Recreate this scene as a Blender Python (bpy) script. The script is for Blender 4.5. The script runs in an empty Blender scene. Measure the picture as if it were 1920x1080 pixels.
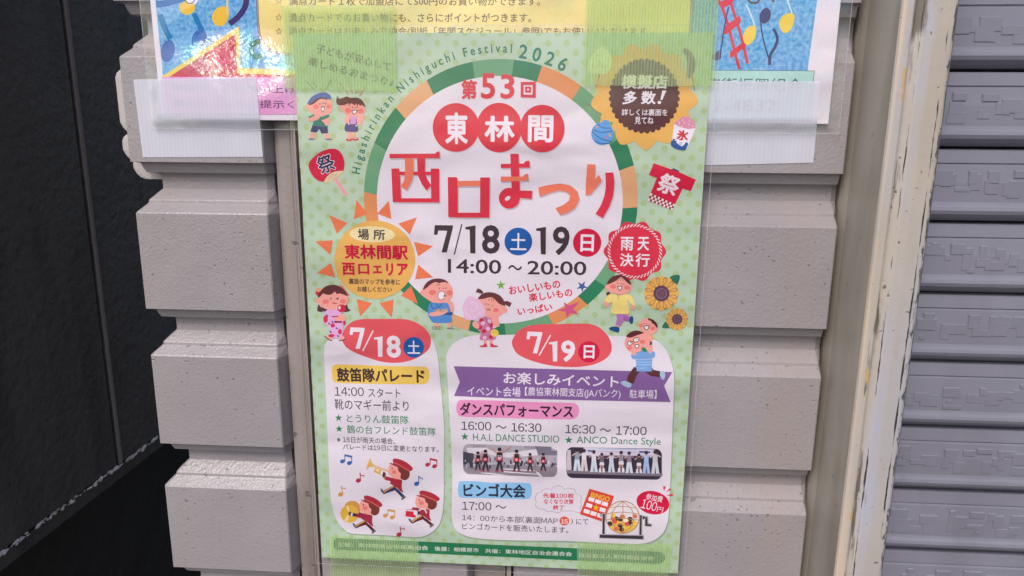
import bpy, bmesh, math, random
from mathutils import Vector, Matrix

C = bpy.context.scene.collection
S = bpy.context.scene

# ------------------------------------------------------------------ camera
F_PX = 1300.0                       # focal length in photograph pixels (1920 wide)
RX = Vector((0.99794036, 0.02102364, -0.06060563))   # world X seen by the camera (right, down, forward)
RZ = Vector((0.00778743, -0.97748657, -0.21085389))  # world Z
RY = -Vector((-0.0636741, 0.20994765, -0.97563702))  # world Y (into the wall)
TV = Vector((-0.11122069, -0.12935155, 0.35179292))  # poster's top left corner
TL = Vector((-0.105, 0.0, 1.4485))
CAM = TL - Vector((RX.dot(TV), RY.dot(TV), RZ.dot(TV)))

def ray(px, py):
    v = Vector(((px - 960.0) / F_PX, (py - 540.0) / F_PX, 1.0))
    return Vector((RX.dot(v), RY.dot(v), RZ.dot(v)))

def at(px, py, y=0.0):
    r = ray(px, py)
    return CAM + r * ((y - CAM.y) / r.y)

cd = bpy.data.cameras.new('camera')
cam = bpy.data.objects.new('camera', cd)
C.objects.link(cam)
right, up, back = (Vector((RX[i], RY[i], RZ[i])) * (1 if i == 0 else -1) for i in range(3))
m = Matrix((right, up, back)).transposed().to_4x4()
m.translation = CAM
cam.matrix_world = m
cd.sensor_width = 36.0
cd.lens = F_PX / 1920.0 * 36.0
cd.clip_start = 0.01
cd.clip_end = 400.0
S.camera = cam

# ------------------------------------------------------------------ light
SUN_EL, SUN_AZ = math.radians(47), math.radians(201)      # azimuth clockwise from +Y
w = bpy.data.worlds.new('World')
S.world = w
w.use_nodes = True
nt = w.node_tree
sky = nt.nodes.new('ShaderNodeTexSky')
sky.sky_type = 'NISHITA'
sky.sun_disc = False
sky.sun_elevation = SUN_EL
sky.sun_rotation = SUN_AZ
sky.air_density = 1.0
sky.dust_density = 3.0
nt.links.new(sky.outputs[0], nt.nodes['Background'].inputs[0])
nt.nodes['Background'].inputs[1].default_value = 0.14
sl = bpy.data.lights.new('sun', 'SUN')
sl.energy = 1.0
sl.angle = math.radians(14)
sl.color = (1.0, 0.955, 0.92)
so = bpy.data.objects.new('sun', sl)
C.objects.link(so)
sd = Vector((math.sin(SUN_AZ) * math.cos(SUN_EL), math.cos(SUN_AZ) * math.cos(SUN_EL), math.sin(SUN_EL)))
so.rotation_euler = sd.to_track_quat('Z', 'Y').to_euler()
so.location = (-3, -6, 8)
S.view_settings.view_transform = 'Standard'
S.view_settings.look = 'None'
S.view_settings.exposure = 0.43
S.view_settings.gamma = 1.0
S.render.engine = 'CYCLES'
S.cycles.transparent_max_bounces = 24
S.cycles.max_bounces = 8

# ------------------------------------------------------------------ materials
GAIN = (1.0, 1.0, 1.02)
def lin(c):
    c /= 255.0
    return c / 12.92 if c <= 0.04045 else ((c + 0.055) / 1.055) ** 2.4
def rgb(c):
    return tuple(min(0.92, lin(v) * g) for v, g in zip(c, GAIN)) + (1.0,)

MATS = {}
def new_mat(name):
    mt = bpy.data.materials.new(name)
    mt.use_nodes = True
    return mt, mt.node_tree, mt.node_tree.nodes['Principled BSDF']

def ripple(t, b, co):
    """the sheet is not quite flat: slow buckles and one or two faint creases, shared by paper and inks"""
    L = t.links.new
    mp = t.nodes.new('ShaderNodeMapping'); mp.inputs['Scale'].default_value = (1.0, 1.0, 1.8); mp.inputs['Rotation'].default_value = (0, 0.12, 0)
    L(co.outputs['Object'], mp.inputs[0])
    n = t.nodes.new('ShaderNodeTexNoise'); n.inputs['Scale'].default_value = 13.0; n.inputs['Detail'].default_value = 1.5; n.inputs['Distortion'].default_value = 0.5
    L(mp.outputs[0], n.inputs['Vector'])
    bp = t.nodes.new('ShaderNodeBump'); bp.inputs['Strength'].default_value = 1.0; bp.inputs['Distance'].default_value = 0.008
    L(n.outputs['Fac'], bp.inputs['Height'])
    L(bp.outputs['Normal'], b.inputs['Normal'])

def ink(c):
    """printed ink: slightly mottled flat colour under the laminate"""
    c = tuple(c)
    if c not in MATS:
        mt, t, b = new_mat('ink')
        L = t.links.new
        co = t.nodes.new('ShaderNodeTexCoord')
        n = t.nodes.new('ShaderNodeTexNoise')
        n.inputs['Scale'].default_value = 900.0
        n.inputs['Detail'].default_value = 2.0
        L(co.outputs['Object'], n.inputs['Vector'])
        mr = t.nodes.new('ShaderNodeMapRange')
        mr.inputs['From Min'].default_value = 0.3; mr.inputs['From Max'].default_value = 0.7
        mr.inputs['To Min'].default_value = 0.965; mr.inputs['To Max'].default_value = 1.035
        L(n.outputs['Fac'], mr.inputs['Value'])
        hs = t.nodes.new('ShaderNodeHueSaturation')
        hs.inputs['Color'].default_value = rgb(c)
        L(mr.outputs['Result'], hs.inputs['Value'])
        L(hs.outputs['Color'], b.inputs['Base Color'])
        b.inputs['Roughness'].default_value = 0.6
        b.inputs['Specular IOR Level'].default_value = 0.2
        ripple(t, b, co)
        MATS[c] = mt
    return MATS[c]

def film_mat(name, rough, bump, scale, ior=1.46, strength=1.0, wrinkle=None):
    """clear glossy laminate: what lies below shows through, the sky glints on it"""
    mt = bpy.data.materials.new(name)
    mt.use_nodes = True
    t = mt.node_tree
    t.nodes.remove(t.nodes['Principled BSDF'])
    L = t.links.new
    co = t.nodes.new('ShaderNodeTexCoord')
    n = t.nodes.new('ShaderNodeTexNoise')
    n.inputs['Scale'].default_value = scale
    n.inputs['Detail'].default_value = 2.0
    L(co.outputs['Object'], n.inputs['Vector'])
    bp = t.nodes.new('ShaderNodeBump')
    bp.inputs['Strength'].default_value = strength
    bp.inputs['Distance'].default_value = bump
    L(n.outputs['Fac'], bp.inputs['Height'])
    if wrinkle:                                   # a creased patch of the laminate, with thin-film colours
        cx, cz, rx_, rz_, amp = wrinkle
        mp = t.nodes.new('ShaderNodeMapping'); mp.vector_type = 'TEXTURE'
        mp.inputs['Location'].default_value = (cx, 0, cz); mp.inputs['Scale'].default_value = (rx_, 1, rz_)
        L(co.outputs['Object'], mp.inputs['Vector'])
        gr = t.nodes.new('ShaderNodeTexGradient'); gr.gradient_type = 'SPHERICAL'; L(mp.outputs[0], gr.inputs[0])
        n2 = t.nodes.new('ShaderNodeTexNoise'); n2.inputs['Scale'].default_value = 260; n2.inputs['Detail'].default_value = 3; n2.inputs['Distortion'].default_value = 0.8
        m2 = t.nodes.new('ShaderNodeMapping'); m2.inputs['Scale'].default_value = (1.0, 1.0, 1.7); m2.inputs['Rotation'].default_value = (0, 0.5, 0)
        L(co.outputs['Object'], m2.inputs[0]); L(m2.outputs[0], n2.inputs['Vector'])
        sz = t.nodes.new('ShaderNodeSeparateXYZ'); L(co.outputs['Object'], sz.inputs[0])
        h1 = t.nodes.new('ShaderNodeMath'); h1.operation = 'SUBTRACT'; L(sz.outputs[2], h1.inputs[0]); h1.inputs[1].default_value = cz
        h2 = t.nodes.new('ShaderNodeMath'); h2.operation = 'MULTIPLY'; L(h1.outputs[0], h2.inputs[0]); h2.inputs[1].default_value = -0.40
        h3 = t.nodes.new('ShaderNodeMath'); h3.operation = 'MULTIPLY_ADD'; L(n2.outputs['Fac'], h3.inputs[0]); h3.inputs[1].default_value = amp; L(h2.outputs[0], h3.inputs[2])
        sm = t.nodes.new('ShaderNodeMapRange'); sm.interpolation_type = 'SMOOTHSTEP'; sm.inputs['From Max'].default_value = 0.55; L(gr.outputs['Fac'], sm.inputs['Value'])
        ml = t.nodes.new('ShaderNodeMath'); ml.operation = 'MULTIPLY'; L(sm.outputs[0], ml.inputs[0]); L(h3.outputs[0], ml.inputs[1])
        b2 = t.nodes.new('ShaderNodeBump'); b2.inputs['Strength'].default_value = 1.0; b2.inputs['Distance'].default_value = 1.0
        L(ml.outputs[0], b2.inputs['Height']); L(bp.outputs['Normal'], b2.inputs['Normal'])
        bp = b2
    lw = t.nodes.new('ShaderNodeLayerWeight'); lw.inputs['Blend'].default_value = 0.5
    L(bp.outputs['Normal'], lw.inputs['Normal'])
    pw = t.nodes.new('ShaderNodeMath'); pw.operation = 'POWER'; pw.inputs[1].default_value = 5.0
    L(lw.outputs['Facing'], pw.inputs[0])
    fr = t.nodes.new('ShaderNodeMath'); fr.operation = 'MULTIPLY_ADD'
    fr.inputs[1].default_value = 0.92; fr.inputs[2].default_value = ((ior - 1) / (ior + 1)) ** 2 * 2.0
    L(pw.outputs[0], fr.inputs[0])
    tr = t.nodes.new('ShaderNodeBsdfTransparent')
    gl = t.nodes.new('ShaderNodeBsdfGlossy')
    gl.inputs['Roughness'].default_value = rough
    L(bp.outputs['Normal'], gl.inputs['Normal'])
    if wrinkle:
        cr = t.nodes.new('ShaderNodeValToRGB'); e = cr.color_ramp.elements
        e[0].position = 0.35; e[0].color = (0.55, 0.95, 1.0, 1); e[1].position = 0.68; e[1].color = (1.0, 0.75, 0.95, 1)
        q = e.new(0.52); q.color = (1.0, 1.0, 0.9, 1)
        n3 = t.nodes.new('ShaderNodeTexNoise'); n3.inputs['Scale'].default_value = 60; L(co.outputs['Object'], n3.inputs['Vector'])
        L(n3.outputs['Fac'], cr.inputs[0]); L(cr.outputs[0], gl.inputs['Color'])
    mx = t.nodes.new('ShaderNodeMixShader')
    L(fr.outputs[0], mx.inputs[0]); L(tr.outputs[0], mx.inputs[1]); L(gl.outputs[0], mx.inputs[2])
    L(mx.outputs[0], t.nodes['Material Output'].inputs[0])
    return mt

def tape_mat(name, col, tint, cover, ribs, rib_amp, weave=0.0, patch=0.28):
    """half-clear ribbed adhesive tape"""
    mt = bpy.data.materials.new(name)
    mt.use_nodes = True
    t = mt.node_tree
    L = t.links.new
    b = t.nodes['Principled BSDF']
    b.inputs['Base Color'].default_value = rgb(col)
    b.inputs['Roughness'].default_value = 0.42
    co = t.nodes.new('ShaderNodeTexCoord')
    wv = t.nodes.new('ShaderNodeTexWave')
    wv.wave_type = 'BANDS'; wv.bands_direction = 'X'
    wv.inputs['Scale'].default_value = ribs
    wv.inputs['Distortion'].default_value = 0.6
    wv.inputs['Detail'].default_value = 1.0
    wv.inputs['Detail Scale'].default_value = 0.4
    L(co.outputs['Object'], wv.inputs['Vector'])
    n = t.nodes.new('ShaderNodeTexNoise')
    n.inputs['Scale'].default_value = 90.0
    n.inputs['Detail'].default_value = 5.0
    mpn = t.nodes.new('ShaderNodeMapping'); mpn.inputs['Scale'].default_value = (1.0, 1.0, 0.3)
    L(co.outputs['Object'], mpn.inputs[0]); L(mpn.outputs[0], n.inputs['Vector'])
    a = t.nodes.new('ShaderNodeMath'); a.operation = 'MULTIPLY_ADD'
    a.inputs[1].default_value = rib_amp; a.inputs[2].default_value = cover - rib_amp * 0.5
    L(wv.outputs['Fac'], a.inputs[0])
    a2 = t.nodes.new('ShaderNodeMath'); a2.operation = 'MULTIPLY_ADD'
    a2.inputs[1].default_value = patch
    L(n.outputs['Fac'], a2.inputs[0])
    sh = t.nodes.new('ShaderNodeMath'); sh.operation = 'SUBTRACT'; sh.inputs[1].default_value = patch * 0.5
    L(a.outputs[0], sh.inputs[0]); L(sh.outputs[0], a2.inputs[2])
    last = a2.outputs[0]
    if weave:
        w2 = t.nodes.new('ShaderNodeTexWave'); w2.wave_type = 'BANDS'; w2.bands_direction = 'Z'
        w2.inputs['Scale'].default_value = ribs * 0.8
        w2.inputs['Distortion'].default_value = 1.0
        L(co.outputs['Object'], w2.inputs['Vector'])
        a3 = t.nodes.new('ShaderNodeMath'); a3.operation = 'MULTIPLY_ADD'; a3.inputs[1].default_value = weave
        L(w2.outputs['Fac'], a3.inputs[0]); L(last, a3.inputs[2]); last = a3.outputs[0]
    bp = t.nodes.new('ShaderNodeBump')
    bp.inputs['Strength'].default_value = 0.35 if rib_amp > 0.1 else 0.03; bp.inputs['Distance'].default_value = 0.0004
    L(wv.outputs['Fac'], bp.inputs['Height'])
    L(bp.outputs['Normal'], b.inputs['Normal'])
    tr = t.nodes.new('ShaderNodeBsdfTransparent')
    tr.inputs['Color'].default_value = tuple(lin(v) for v in tint) + (1,)
    mx = t.nodes.new('ShaderNodeMixShader')
    L(last, mx.inputs[0]); L(tr.outputs[0], mx.inputs[1]); L(b.outputs[0], mx.inputs[2])
    L(mx.outputs[0], t.nodes['Material Output'].inputs[0])
    return mt

def paint_mat(name, col, rough=0.4, speck=0.5, bump=0.0004, peel=420.0, stain=None, spec=0.5, speck_scale=330.0, stain_amt=0.5):
    """painted, lightly pitted surface with small dark pits and soft stains"""
    mt, t, b = new_mat(name)
    L = t.links.new
    co = t.nodes.new('ShaderNodeTexCoord')
    def noise(scale, detail, stretch=(1, 1, 1)):
        mp = t.nodes.new('ShaderNodeMapping'); mp.inputs['Scale'].default_value = stretch
        L(co.outputs['Object'], mp.inputs['Vector'])
        n = t.nodes.new('ShaderNodeTexNoise')
        n.inputs['Scale'].default_value = scale; n.inputs['Detail'].default_value = detail
        L(mp.outputs[0], n.inputs['Vector'])
        return n.outputs['Fac']
    def ramp(src, lo, hi, a, bb):
        r = t.nodes.new('ShaderNodeMapRange')
        r.inputs['From Min'].default_value = lo; r.inputs['From Max'].default_value = hi
        r.inputs['To Min'].default_value = a; r.inputs['To Max'].default_value = bb
        L(src, r.inputs['Value']); return r.outputs['Result']
    def mix(fac, c1, c2):
        mnode = t.nodes.new('ShaderNodeMix'); mnode.data_type = 'RGBA'
        for v, i in ((c1, 6), (c2, 7)):
            if hasattr(v, 'links'): L(v, mnode.inputs[i])
            else: mnode.inputs[i].default_value = v
        L(fac, mnode.inputs[0]); return mnode.outputs[2]
    base = rgb(col)
    dk = tuple(v * 0.80 for v in base[:3]) + (1,)
    c1 = mix(ramp(noise(16.0, 5.0), 0.40, 0.72, 0.0, 0.6), base, dk)
    if stain:
        c1 = mix(ramp(noise(9.0, 6.0, (3.0, 3.0, 0.5)), 0.48, 0.70, 0.0, stain_amt), c1, rgb(stain))
    pit = tuple(v * 0.34 for v in base[:3]) + (1,)
    pa = t.nodes.new('ShaderNodeMath'); pa.operation = 'MULTIPLY_ADD'; pa.inputs[1].default_value = 0.22
    L(noise(24.0, 3.0), pa.inputs[0])
    pb = t.nodes.new('ShaderNodeMath'); pb.operation = 'SUBTRACT'; pb.inputs[1].default_value = 0.125
    L(noise(speck_scale, 1.5, (1, 1, 1.3)), pb.inputs[0]); L(pb.outputs[0], pa.inputs[2])
    pits = pa.outputs[0]
    c2 = mix(ramp(pits, 0.695, 0.73, 0.0, speck), c1, pit)
    L(c2, b.inputs['Base Color'])
    b.inputs['Roughness'].default_value = rough
    b.inputs['Specular IOR Level'].default_value = spec
    h1 = noise(peel, 3.0); h2 = noise(peel * 0.22, 3.0)
    ad = t.nodes.new('ShaderNodeMath'); ad.operation = 'MULTIPLY_ADD'; ad.inputs[1].default_value = 0.7
    L(h2, ad.inputs[0]); L(h1, ad.inputs[2])
    pt = t.nodes.new('ShaderNodeMath'); pt.operation = 'MULTIPLY_ADD'; pt.inputs[1].default_value = -1.5
    L(ramp(pits, 0.68, 0.73, 0.0, speck), pt.inputs[0]); L(ad.outputs[0], pt.inputs[2])
    bp = t.nodes.new('ShaderNodeBump'); bp.inputs['Strength'].default_value = 0.5; bp.inputs['Distance'].default_value = bump
    L(pt.outputs[0], bp.inputs['Height']); L(bp.outputs['Normal'], b.inputs['Normal'])
    return mt

# ------------------------------------------------------------------ object helpers
def mesh_obj(name, verts, faces, mats, midx=None, parent=None, smooth=False):
    me = bpy.data.meshes.new(name)
    me.from_pydata(verts, [], faces)
    for mt in (mats if isinstance(mats, (list, tuple)) else [mats]):
        me.materials.append(mt)
    if midx:
        me.polygons.foreach_set('material_index', midx)
    if smooth:
        me.polygons.foreach_set('use_smooth', [True] * len(me.polygons))
    me.update()
    o = bpy.data.objects.new(name, me)
    C.objects.link(o)
    if parent: o.parent = parent
    return o

def thing(name, label, cat, loc, group=None):
    o = bpy.data.objects.new(name, None)
    o.empty_display_size = 0.02
    C.objects.link(o)
    o.location = loc
    o['label'] = label; o['category'] = cat
    if group: o['group'] = group
    return o

def tag(o, label, cat, group=None):
    o['label'] = label; o['category'] = cat
    if group: o['group'] = group
    return o

def box(lo, hi):
    x0, y0, z0 = lo; x1, y1, z1 = hi
    v = [(x0,y0,z0),(x1,y0,z0),(x1,y1,z0),(x0,y1,z0),(x0,y0,z1),(x1,y0,z1),(x1,y1,z1),(x0,y1,z1)]
    f = [(0,3,2,1),(4,5,6,7),(0,1,5,4),(1,2,6,5),(2,3,7,6),(3,0,4,7)]
    return v, f

# ------------------------------------------------------------------ print: shapes and lettering lying on a sheet
def catmull(p, n=5, closed=True):
    out = []
    N = len(p)
    rng = range(N if closed else N - 1)
    for i in rng:
        if closed:
            a, b, c, d = p[i-1], p[i], p[(i+1) % N], p[(i+2) % N]
        else:
            a, b, c, d = p[max(i-1, 0)], p[i], p[i+1], p[min(i+2, N-1)]
        for k in range(n):
            s = k / n
            out.append(tuple(0.5*((2*b[j]) + (c[j]-a[j])*s + (2*a[j]-5*b[j]+4*c[j]-d[j])*s*s + (3*b[j]-a[j]-3*c[j]+d[j])*s**3) for j in (0, 1)))
    if not closed: out.append(tuple(p[-1]))
    return out

GLYPHS = {}
def glyph_mesh(s, weight, res=3):
    key = (s, weight, res)
    if key not in GLYPHS and s[0] == '#':        # figures cut in the wide font, set tight
        vs, fs, x = [], [], 0.0
        for ch in s[1:]:
            if ch == ' ': x += 0.3; continue
            if ord(ch) > 255:                        # a full-width sign keeps its own square
                g = glyph_mesh(ch, weight, res); n0 = len(vs)
                vs += [(p[0] + x, p[1]) for p in g[0]]; fs += [tuple(i + n0 for i in f) for f in g[1]]
                x += 1.0; continue
            g = glyph_mesh({':': '：'}.get(ch, chr(ord(ch) + 0xFEE0)), weight, res)
            n0 = len(vs)
            vs += [(p[0] - g[2] + x, p[1]) for p in g[0]]
            fs += [tuple(i + n0 for i in f) for f in g[1]]
            x += g[3] - g[2] + (0.10 if ch == ':' else 0.075)
        xs = [v[0] for v in vs]; ys = [v[1] for v in vs]
        GLYPHS[key] = (vs, fs, min(xs), max(xs), min(ys), max(ys))
    if key not in GLYPHS:
        cu = bpy.data.curves.new('lettering', 'FONT')
        cu.body = s
        cu.resolution_u = res
        cu.offset = weight
        cu.fill_mode = 'FRONT'
        o = bpy.data.objects.new('lettering', cu)
        C.objects.link(o)
        dg = bpy.context.evaluated_depsgraph_get()
        dg.update()
        me = bpy.data.meshes.new_from_object(o.evaluated_get(dg), depsgraph=dg)
        vs = [(v.co.x, v.co.y) for v in me.vertices]
        fs = [tuple(p.vertices) for p in me.polygons]
        bpy.data.meshes.remove(me)
        bpy.data.objects.remove(o)
        bpy.data.curves.remove(cu)
        xs = [v[0] for v in vs]; ys = [v[1] for v in vs]
        GLYPHS[key] = (vs, fs, min(xs), max(xs), min(ys), max(ys))
    return GLYPHS[key]

STEP = 3e-6
class Art:
    """one printed element; points are read off the photograph and carried onto the flat sheet at depth y"""
    def __init__(self, name, sheet, layer, y=0.0):
        self.name, self.sheet, self.y, self.lay = name, sheet, y, layer * STEP
        self.v, self.f, self.mi, self.mats, self.zz = [], [], [], [], (0, 0, 1)
        self.org = sheet.location.copy()
    def z(self, x0=0, y0=0, s=1):
        self.zz = (x0, y0, s); return self
    def pos(self, p):
        x0, y0, s = self.zz
        return at(x0 + p[0] / s, y0 + p[1] / s, self.y)
    def slot(self, c):
        mt = ink(c) if isinstance(c, (tuple, list)) else c
        if mt not in self.mats: self.mats.append(mt)
        return self.mats.index(mt)
    def face(self, pts3, c):
        n = len(self.v)
        yy = self.y - self.lay - self.org.y
        vs = [(q.x - self.org.x, yy, q.z - self.org.z) for q in pts3]
        ar = sum(vs[i][0]*vs[(i+1) % len(vs)][2] - vs[(i+1) % len(vs)][0]*vs[i][2] for i in range(len(vs)))
        if ar < 0: vs.reverse()
        self.v += vs
        self.f.append(tuple(range(n, n + len(vs))))
        self.mi.append(self.slot(c))
        self.lay += STEP
    def poly(self, pts, c): self.face([self.pos(p) for p in pts], c); return self
    def blob(self, pts, c, n=5): return self.poly(catmull(pts, n), c)
    def ell(self, cx, cy, rx, ry, c, rot=0.0, n=28, a0=0.0, a1=360.0):
        r = math.radians(rot); cr, sr = math.cos(r), math.sin(r)
        full = a1 - a0 >= 360
        pts = []
        for i in range(n if full else n + 1):
            a = math.radians(a0 + (a1 - a0) * i / n)
            x, y = rx * math.cos(a), ry * math.sin(a)
            pts.append((cx + x*cr - y*sr, cy + x*sr + y*cr))
        return self.poly(pts, c)
    def line(self, pts, wd, c, smooth=True, closed=False):
        if smooth and len(pts) > 2: pts = catmull(pts, 5, closed)
        if closed: pts = list(pts) + [pts[0], pts[1]]
        n0 = len(self.v)
        yy = self.y - self.lay - self.org.y
        for i, p in enumerate(pts):
            a = pts[max(i-1, 0)]; b = pts[min(i+1, len(pts)-1)]
            dx, dy = b[0]-a[0], b[1]-a[1]
            l = math.hypot(dx, dy) or 1.0
            nx, ny = -dy/l*wd/2, dx/l*wd/2
            for sg in (1, -1):
                q = self.pos((p[0]+sg*nx, p[1]+sg*ny))
                self.v.append((q.x - self.org.x, yy, q.z - self.org.z))
        si = self.slot(c)
        for i in range(len(pts)-1):
            k = n0 + 2*i
            self.f.append((k, k+1, k+3, k+2)); self.mi.append(si)
        self.lay += STEP
        return self
    def ring(self, cx, cy, rx, ry, wd, c, rot=0, n=28):
        r = math.radians(rot); cr, sr = math.cos(r), math.sin(r)
        pts = [(cx + rx*math.cos(2*math.pi*i/n)*cr - ry*math.sin(2*math.pi*i/n)*sr, cy + rx*math.cos(2*math.pi*i/n)*sr + ry*math.sin(2*math.pi*i/n)*cr) for i in range(n+1)]
        return self.line(pts, wd, c, smooth=False)
    def star(self, cx, cy, R, c, k=0.42, rot=0.0, n=5):
        pts = []
        for i in range(2*n):
            a = math.radians(rot - 90 + i*180.0/n); r = R if i % 2 == 0 else R*k
            pts.append((cx + r*math.cos(a), cy + r*math.sin(a)))
        return self.poly(pts, c)
    def text(self, s, L, R, h, c, wt=0.0, shear=0.0, res=3):
        """ink box of the string: middle of its left and right side, and its height"""
        vs, fs, x0, x1, y0, y1 = glyph_mesh(s, min(wt, 0.0), res)
        A, B = self.pos(L), self.pos(R)
        mid = ((L[0]+R[0])/2, (L[1]+R[1])/2)
        H = (self.pos((mid[0], mid[1]-h/2)) - self.pos((mid[0], mid[1]+h/2))).length
        u = (B - A); W = u.length; u = u / W
        vv = Vector((-u.z, 0, u.x))
        si = self.slot(c)
        x0 -= wt; x1 += wt; y0 -= wt; y1 += wt
        shifts = [(0, 0)] + ([(wt*math.cos(k*math.pi/4), wt*math.sin(k*math.pi/4)) for k in range(8)] if wt > 0.001 else [])
        for sx, sy in shifts:
            n0 = len(self.v)
            yy = self.y - self.lay - self.org.y
            for x, y in vs:
                a = (x+sx-x0)/(x1-x0); b = (y+sy-y0)/(y1-y0) - 0.5
                q = A + u*(a*W + shear*b*H) + vv*(b*H)
                self.v.append((q.x - self.org.x, yy, q.z - self.org.z))
            for f in fs:
                self.f.append(tuple(i + n0 for i in f)); self.mi.append(si)
            self.lay += STEP * 0.25
        self.lay += STEP * 0.75
        return self
    def figure(self, ch, xl, xr, yt, yb, c, slope=0.0):
        """heavy figures 1 and 7 of the dates"""
        f = {'1': [(0,.14),(0,.06),(1,0),(.98,1),(.48,.99),(.42,.16)], '7': [(.05,0),(1,.01),(1,.10),(.68,1),(.40,1),(.70,.21),(.24,.20),(.18,.36),(0,.35)]}[ch]
        return self.poly([(xl+(xr-xl)*u, yt+(yb-yt)*v+slope*(xr-xl)*u) for u, v in f], c)
    def box_text(self, s, xl, xr, yt, yb, c, wt=0.0, shear=0.0, res=3):
        return self.text(s, (xl, (yt+yb)/2), (xr, (yt+yb)/2), yb-yt, c, wt, shear, res)
    def build(self, parent=None, label=None):
        o = mesh_obj(self.name, self.v, self.f, self.mats, self.mi, parent or self.sheet)
        if label: o['label'] = label
        return o

# ------------------------------------------------------------------ the setting
def struct(name, v, f, mt):
    o = mesh_obj(name, v, f, mt); o['kind'] = 'structure'; return o

asphalt = paint_mat('asphalt', (78, 76, 75), 0.9, 0.6, 0.002, 60, spec=0.2, speck_scale=40)
v, f = box((-60, -60, -0.3), (60, 60, 0.0))
struct('road', v, f, asphalt)

WALL = paint_mat('wall_paint', (157, 150, 151), 0.30, 0.6, 0.00055, 620.0, stain=(158, 142, 130), spec=0.5, speck_scale=380, stain_amt=0.35)
DIRTY = paint_mat('dirty_paint', (154, 143, 137), 0.45, 0.7, 0.0005, 420.0, stain=(92, 80, 70), speck_scale=160, stain_amt=0.7)

# inset of the groove below each block (mm down from the block's foot, mm deep)
PROFILE = [(0, 0), (0.4, 2.2), (0.9, 3.6), (3.6, 4.4), (5.8, 5.4), (6.2, 8.8), (7.2, 10.4), (8.6, 10.8), (15.0, 10.8), (16.6, 9.3),
           (20.6, 5.6), (21.2, 5.2), (22.6, 5.0), (23.3, 4.4), (27.2, 0.5), (28.0, 0.0)]
PITCH = 0.0820

def column(name, x0, x1, zfoot, parent, ret_l, ret_r, mt, yf=0.0045, yb=0.25, z0=0.0, z1=2.7):
    """a strip of rusticated blocks: one outline carried up through the block and groove profile"""
    rows = []
    k0 = int(math.floor((z0 - zfoot) / PITCH)) - 1
    k = k0
    while zfoot + k * PITCH < z1 + 0.2:
        zf = zfoot + k * PITCH
        for dz, d in reversed(PROFILE):
            rows.append((zf - dz * 0.001, d * 0.001))
        k += 1
    rows = [r for r in rows if z0 <= r[0] <= z1]
    V, Fc = [], []
    for z, d in rows:
        l = x0 + d * ret_l; r = x1 - d * ret_r
        V += [(l - 0.0016, yb, z), (l - 0.0016, yf + d + 0.0060, z), (l - 0.0011, yf + d + 0.0016, z), (l, yf + d, z),
              (r - 0.0004, yf + d, z), (r + 0.0003, yf + d + 0.0005, z), (r + 0.0031, yf + d * 0.3 + 0.0100, z), (r + 0.0034, yb, z)]
    n = 8
    for i in range(len(rows) - 1):
        for j in range(n - 1):
            a = i * n + j
            Fc.append((a, a + 1, a + n + 1, a + n))
    o = mesh_obj(name, V, Fc, mt, None, parent)
    return o

wall = thing('building_wall', 'grey painted wall of moulded blocks with stepped grooves behind the posters', 'wall', (0, 0, 0))
column('pilaster', -0.2005, -0.1265, 1.3012, wall, 1.0, 0.30, WALL)
column('block_panel', -0.1065, -0.0185, 1.2988, wall, 0.4, 0.4, WALL)
column('block_panel', 0.0105, 0.1758, 1.2988, wall, 0.4, 0.04, WALL)

def strip(name, prof, z0, z1, mt, parent, cuts=1, smooth=False):
    n = len(prof); V, Fc = [], []
    for i in range(cuts + 1):
        z = z0 + (z1 - z0) * i / cuts
        V += [(x, y, z) for x, y in prof]
    for i in range(cuts):
        for j in range(n - 1):
            a = i * n + j
            Fc.append((a, a + 1, a + n + 1, a + n))
    return mesh_obj(name, V, Fc, mt, None, parent, smooth)

strip('channel_strip', [(-0.1238, 0.05), (-0.1238, 0.0150), (-0.1226, 0.0118), (-0.1205, 0.0104), (-0.1170, 0.0098), (-0.1140, 0.0100), (-0.1124, 0.0108), (-0.1119, 0.018),
                        (-0.1113, 0.018), (-0.1111, 0.0075), (-0.1105, 0.0066), (-0.1092, 0.0064), (-0.1090, 0.05)], 0, 2.7, DIRTY, wall)
strip('channel_strip', [(-0.0152, 0.05), (-0.0152, 0.014), (-0.0120, 0.0125), (0.0040, 0.0125), (0.0046, 0.018), (0.0050, 0.018), (0.0052, 0.007), (0.0078, 0.0065), (0.0080, 0.05)], 0, 2.7, DIRTY, wall)

# plastic cover behind the pilaster's outer edge
PLA = paint_mat('plastic', (186, 178, 174), 0.45, 0.2, 0.0002, 200)
zc0, zc1 = at(230, 333, 0.03).z, at(218, 134, 0.03).z
cov = thing('conduit_cover', 'pale plastic conduit cover clipped behind the left edge of the grey pilaster', 'cover', (-0.2105, 0.03, zc0))
xl = at(217, 220, 0.02).x
def rounded_cover(name, z0, z1, xa, xb, mt, foot=0.0):
    V, Fc = [], []
    prof = [(xb, 0.060), (xa + 0.001, 0.060), (xa, 0.054), (xa, 0.026), (xa + 0.0006, 0.0225), (xa + 0.0022, 0.0205), (xa + 0.005, 0.020), (xb, 0.020)]
    zs = [(z0, 0.006), (z0 + 0.001, 0.0035), (z0 + 0.003, 0.0015), (z0 + 0.006, 0.0), (z1 - 0.004, 0.0), (z1 - 0.0015, 0.001), (z1, 0.003)]
    for z, ins in zs:
        V += [(min(x + (ins if x < xb else 0), xb), y, z) for x, y in prof]
    n = len(prof)
    for i in range(len(zs) - 1):
        for j in range(n - 1):
            a = i * n + j; Fc.append((a, a + 1, a + n + 1, a + n))
    Fc.append(tuple(range(n))[::-1]); Fc.append(tuple(range(n * (len(zs) - 1), n * len(zs))))
    V = [(x - cov.location.x, y - cov.location.y, z - cov.location.z) for x, y, z in V]
    return mesh_obj(name, V, Fc, mt, None, cov)
zs = at(222, 252, 0.02).z
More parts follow.
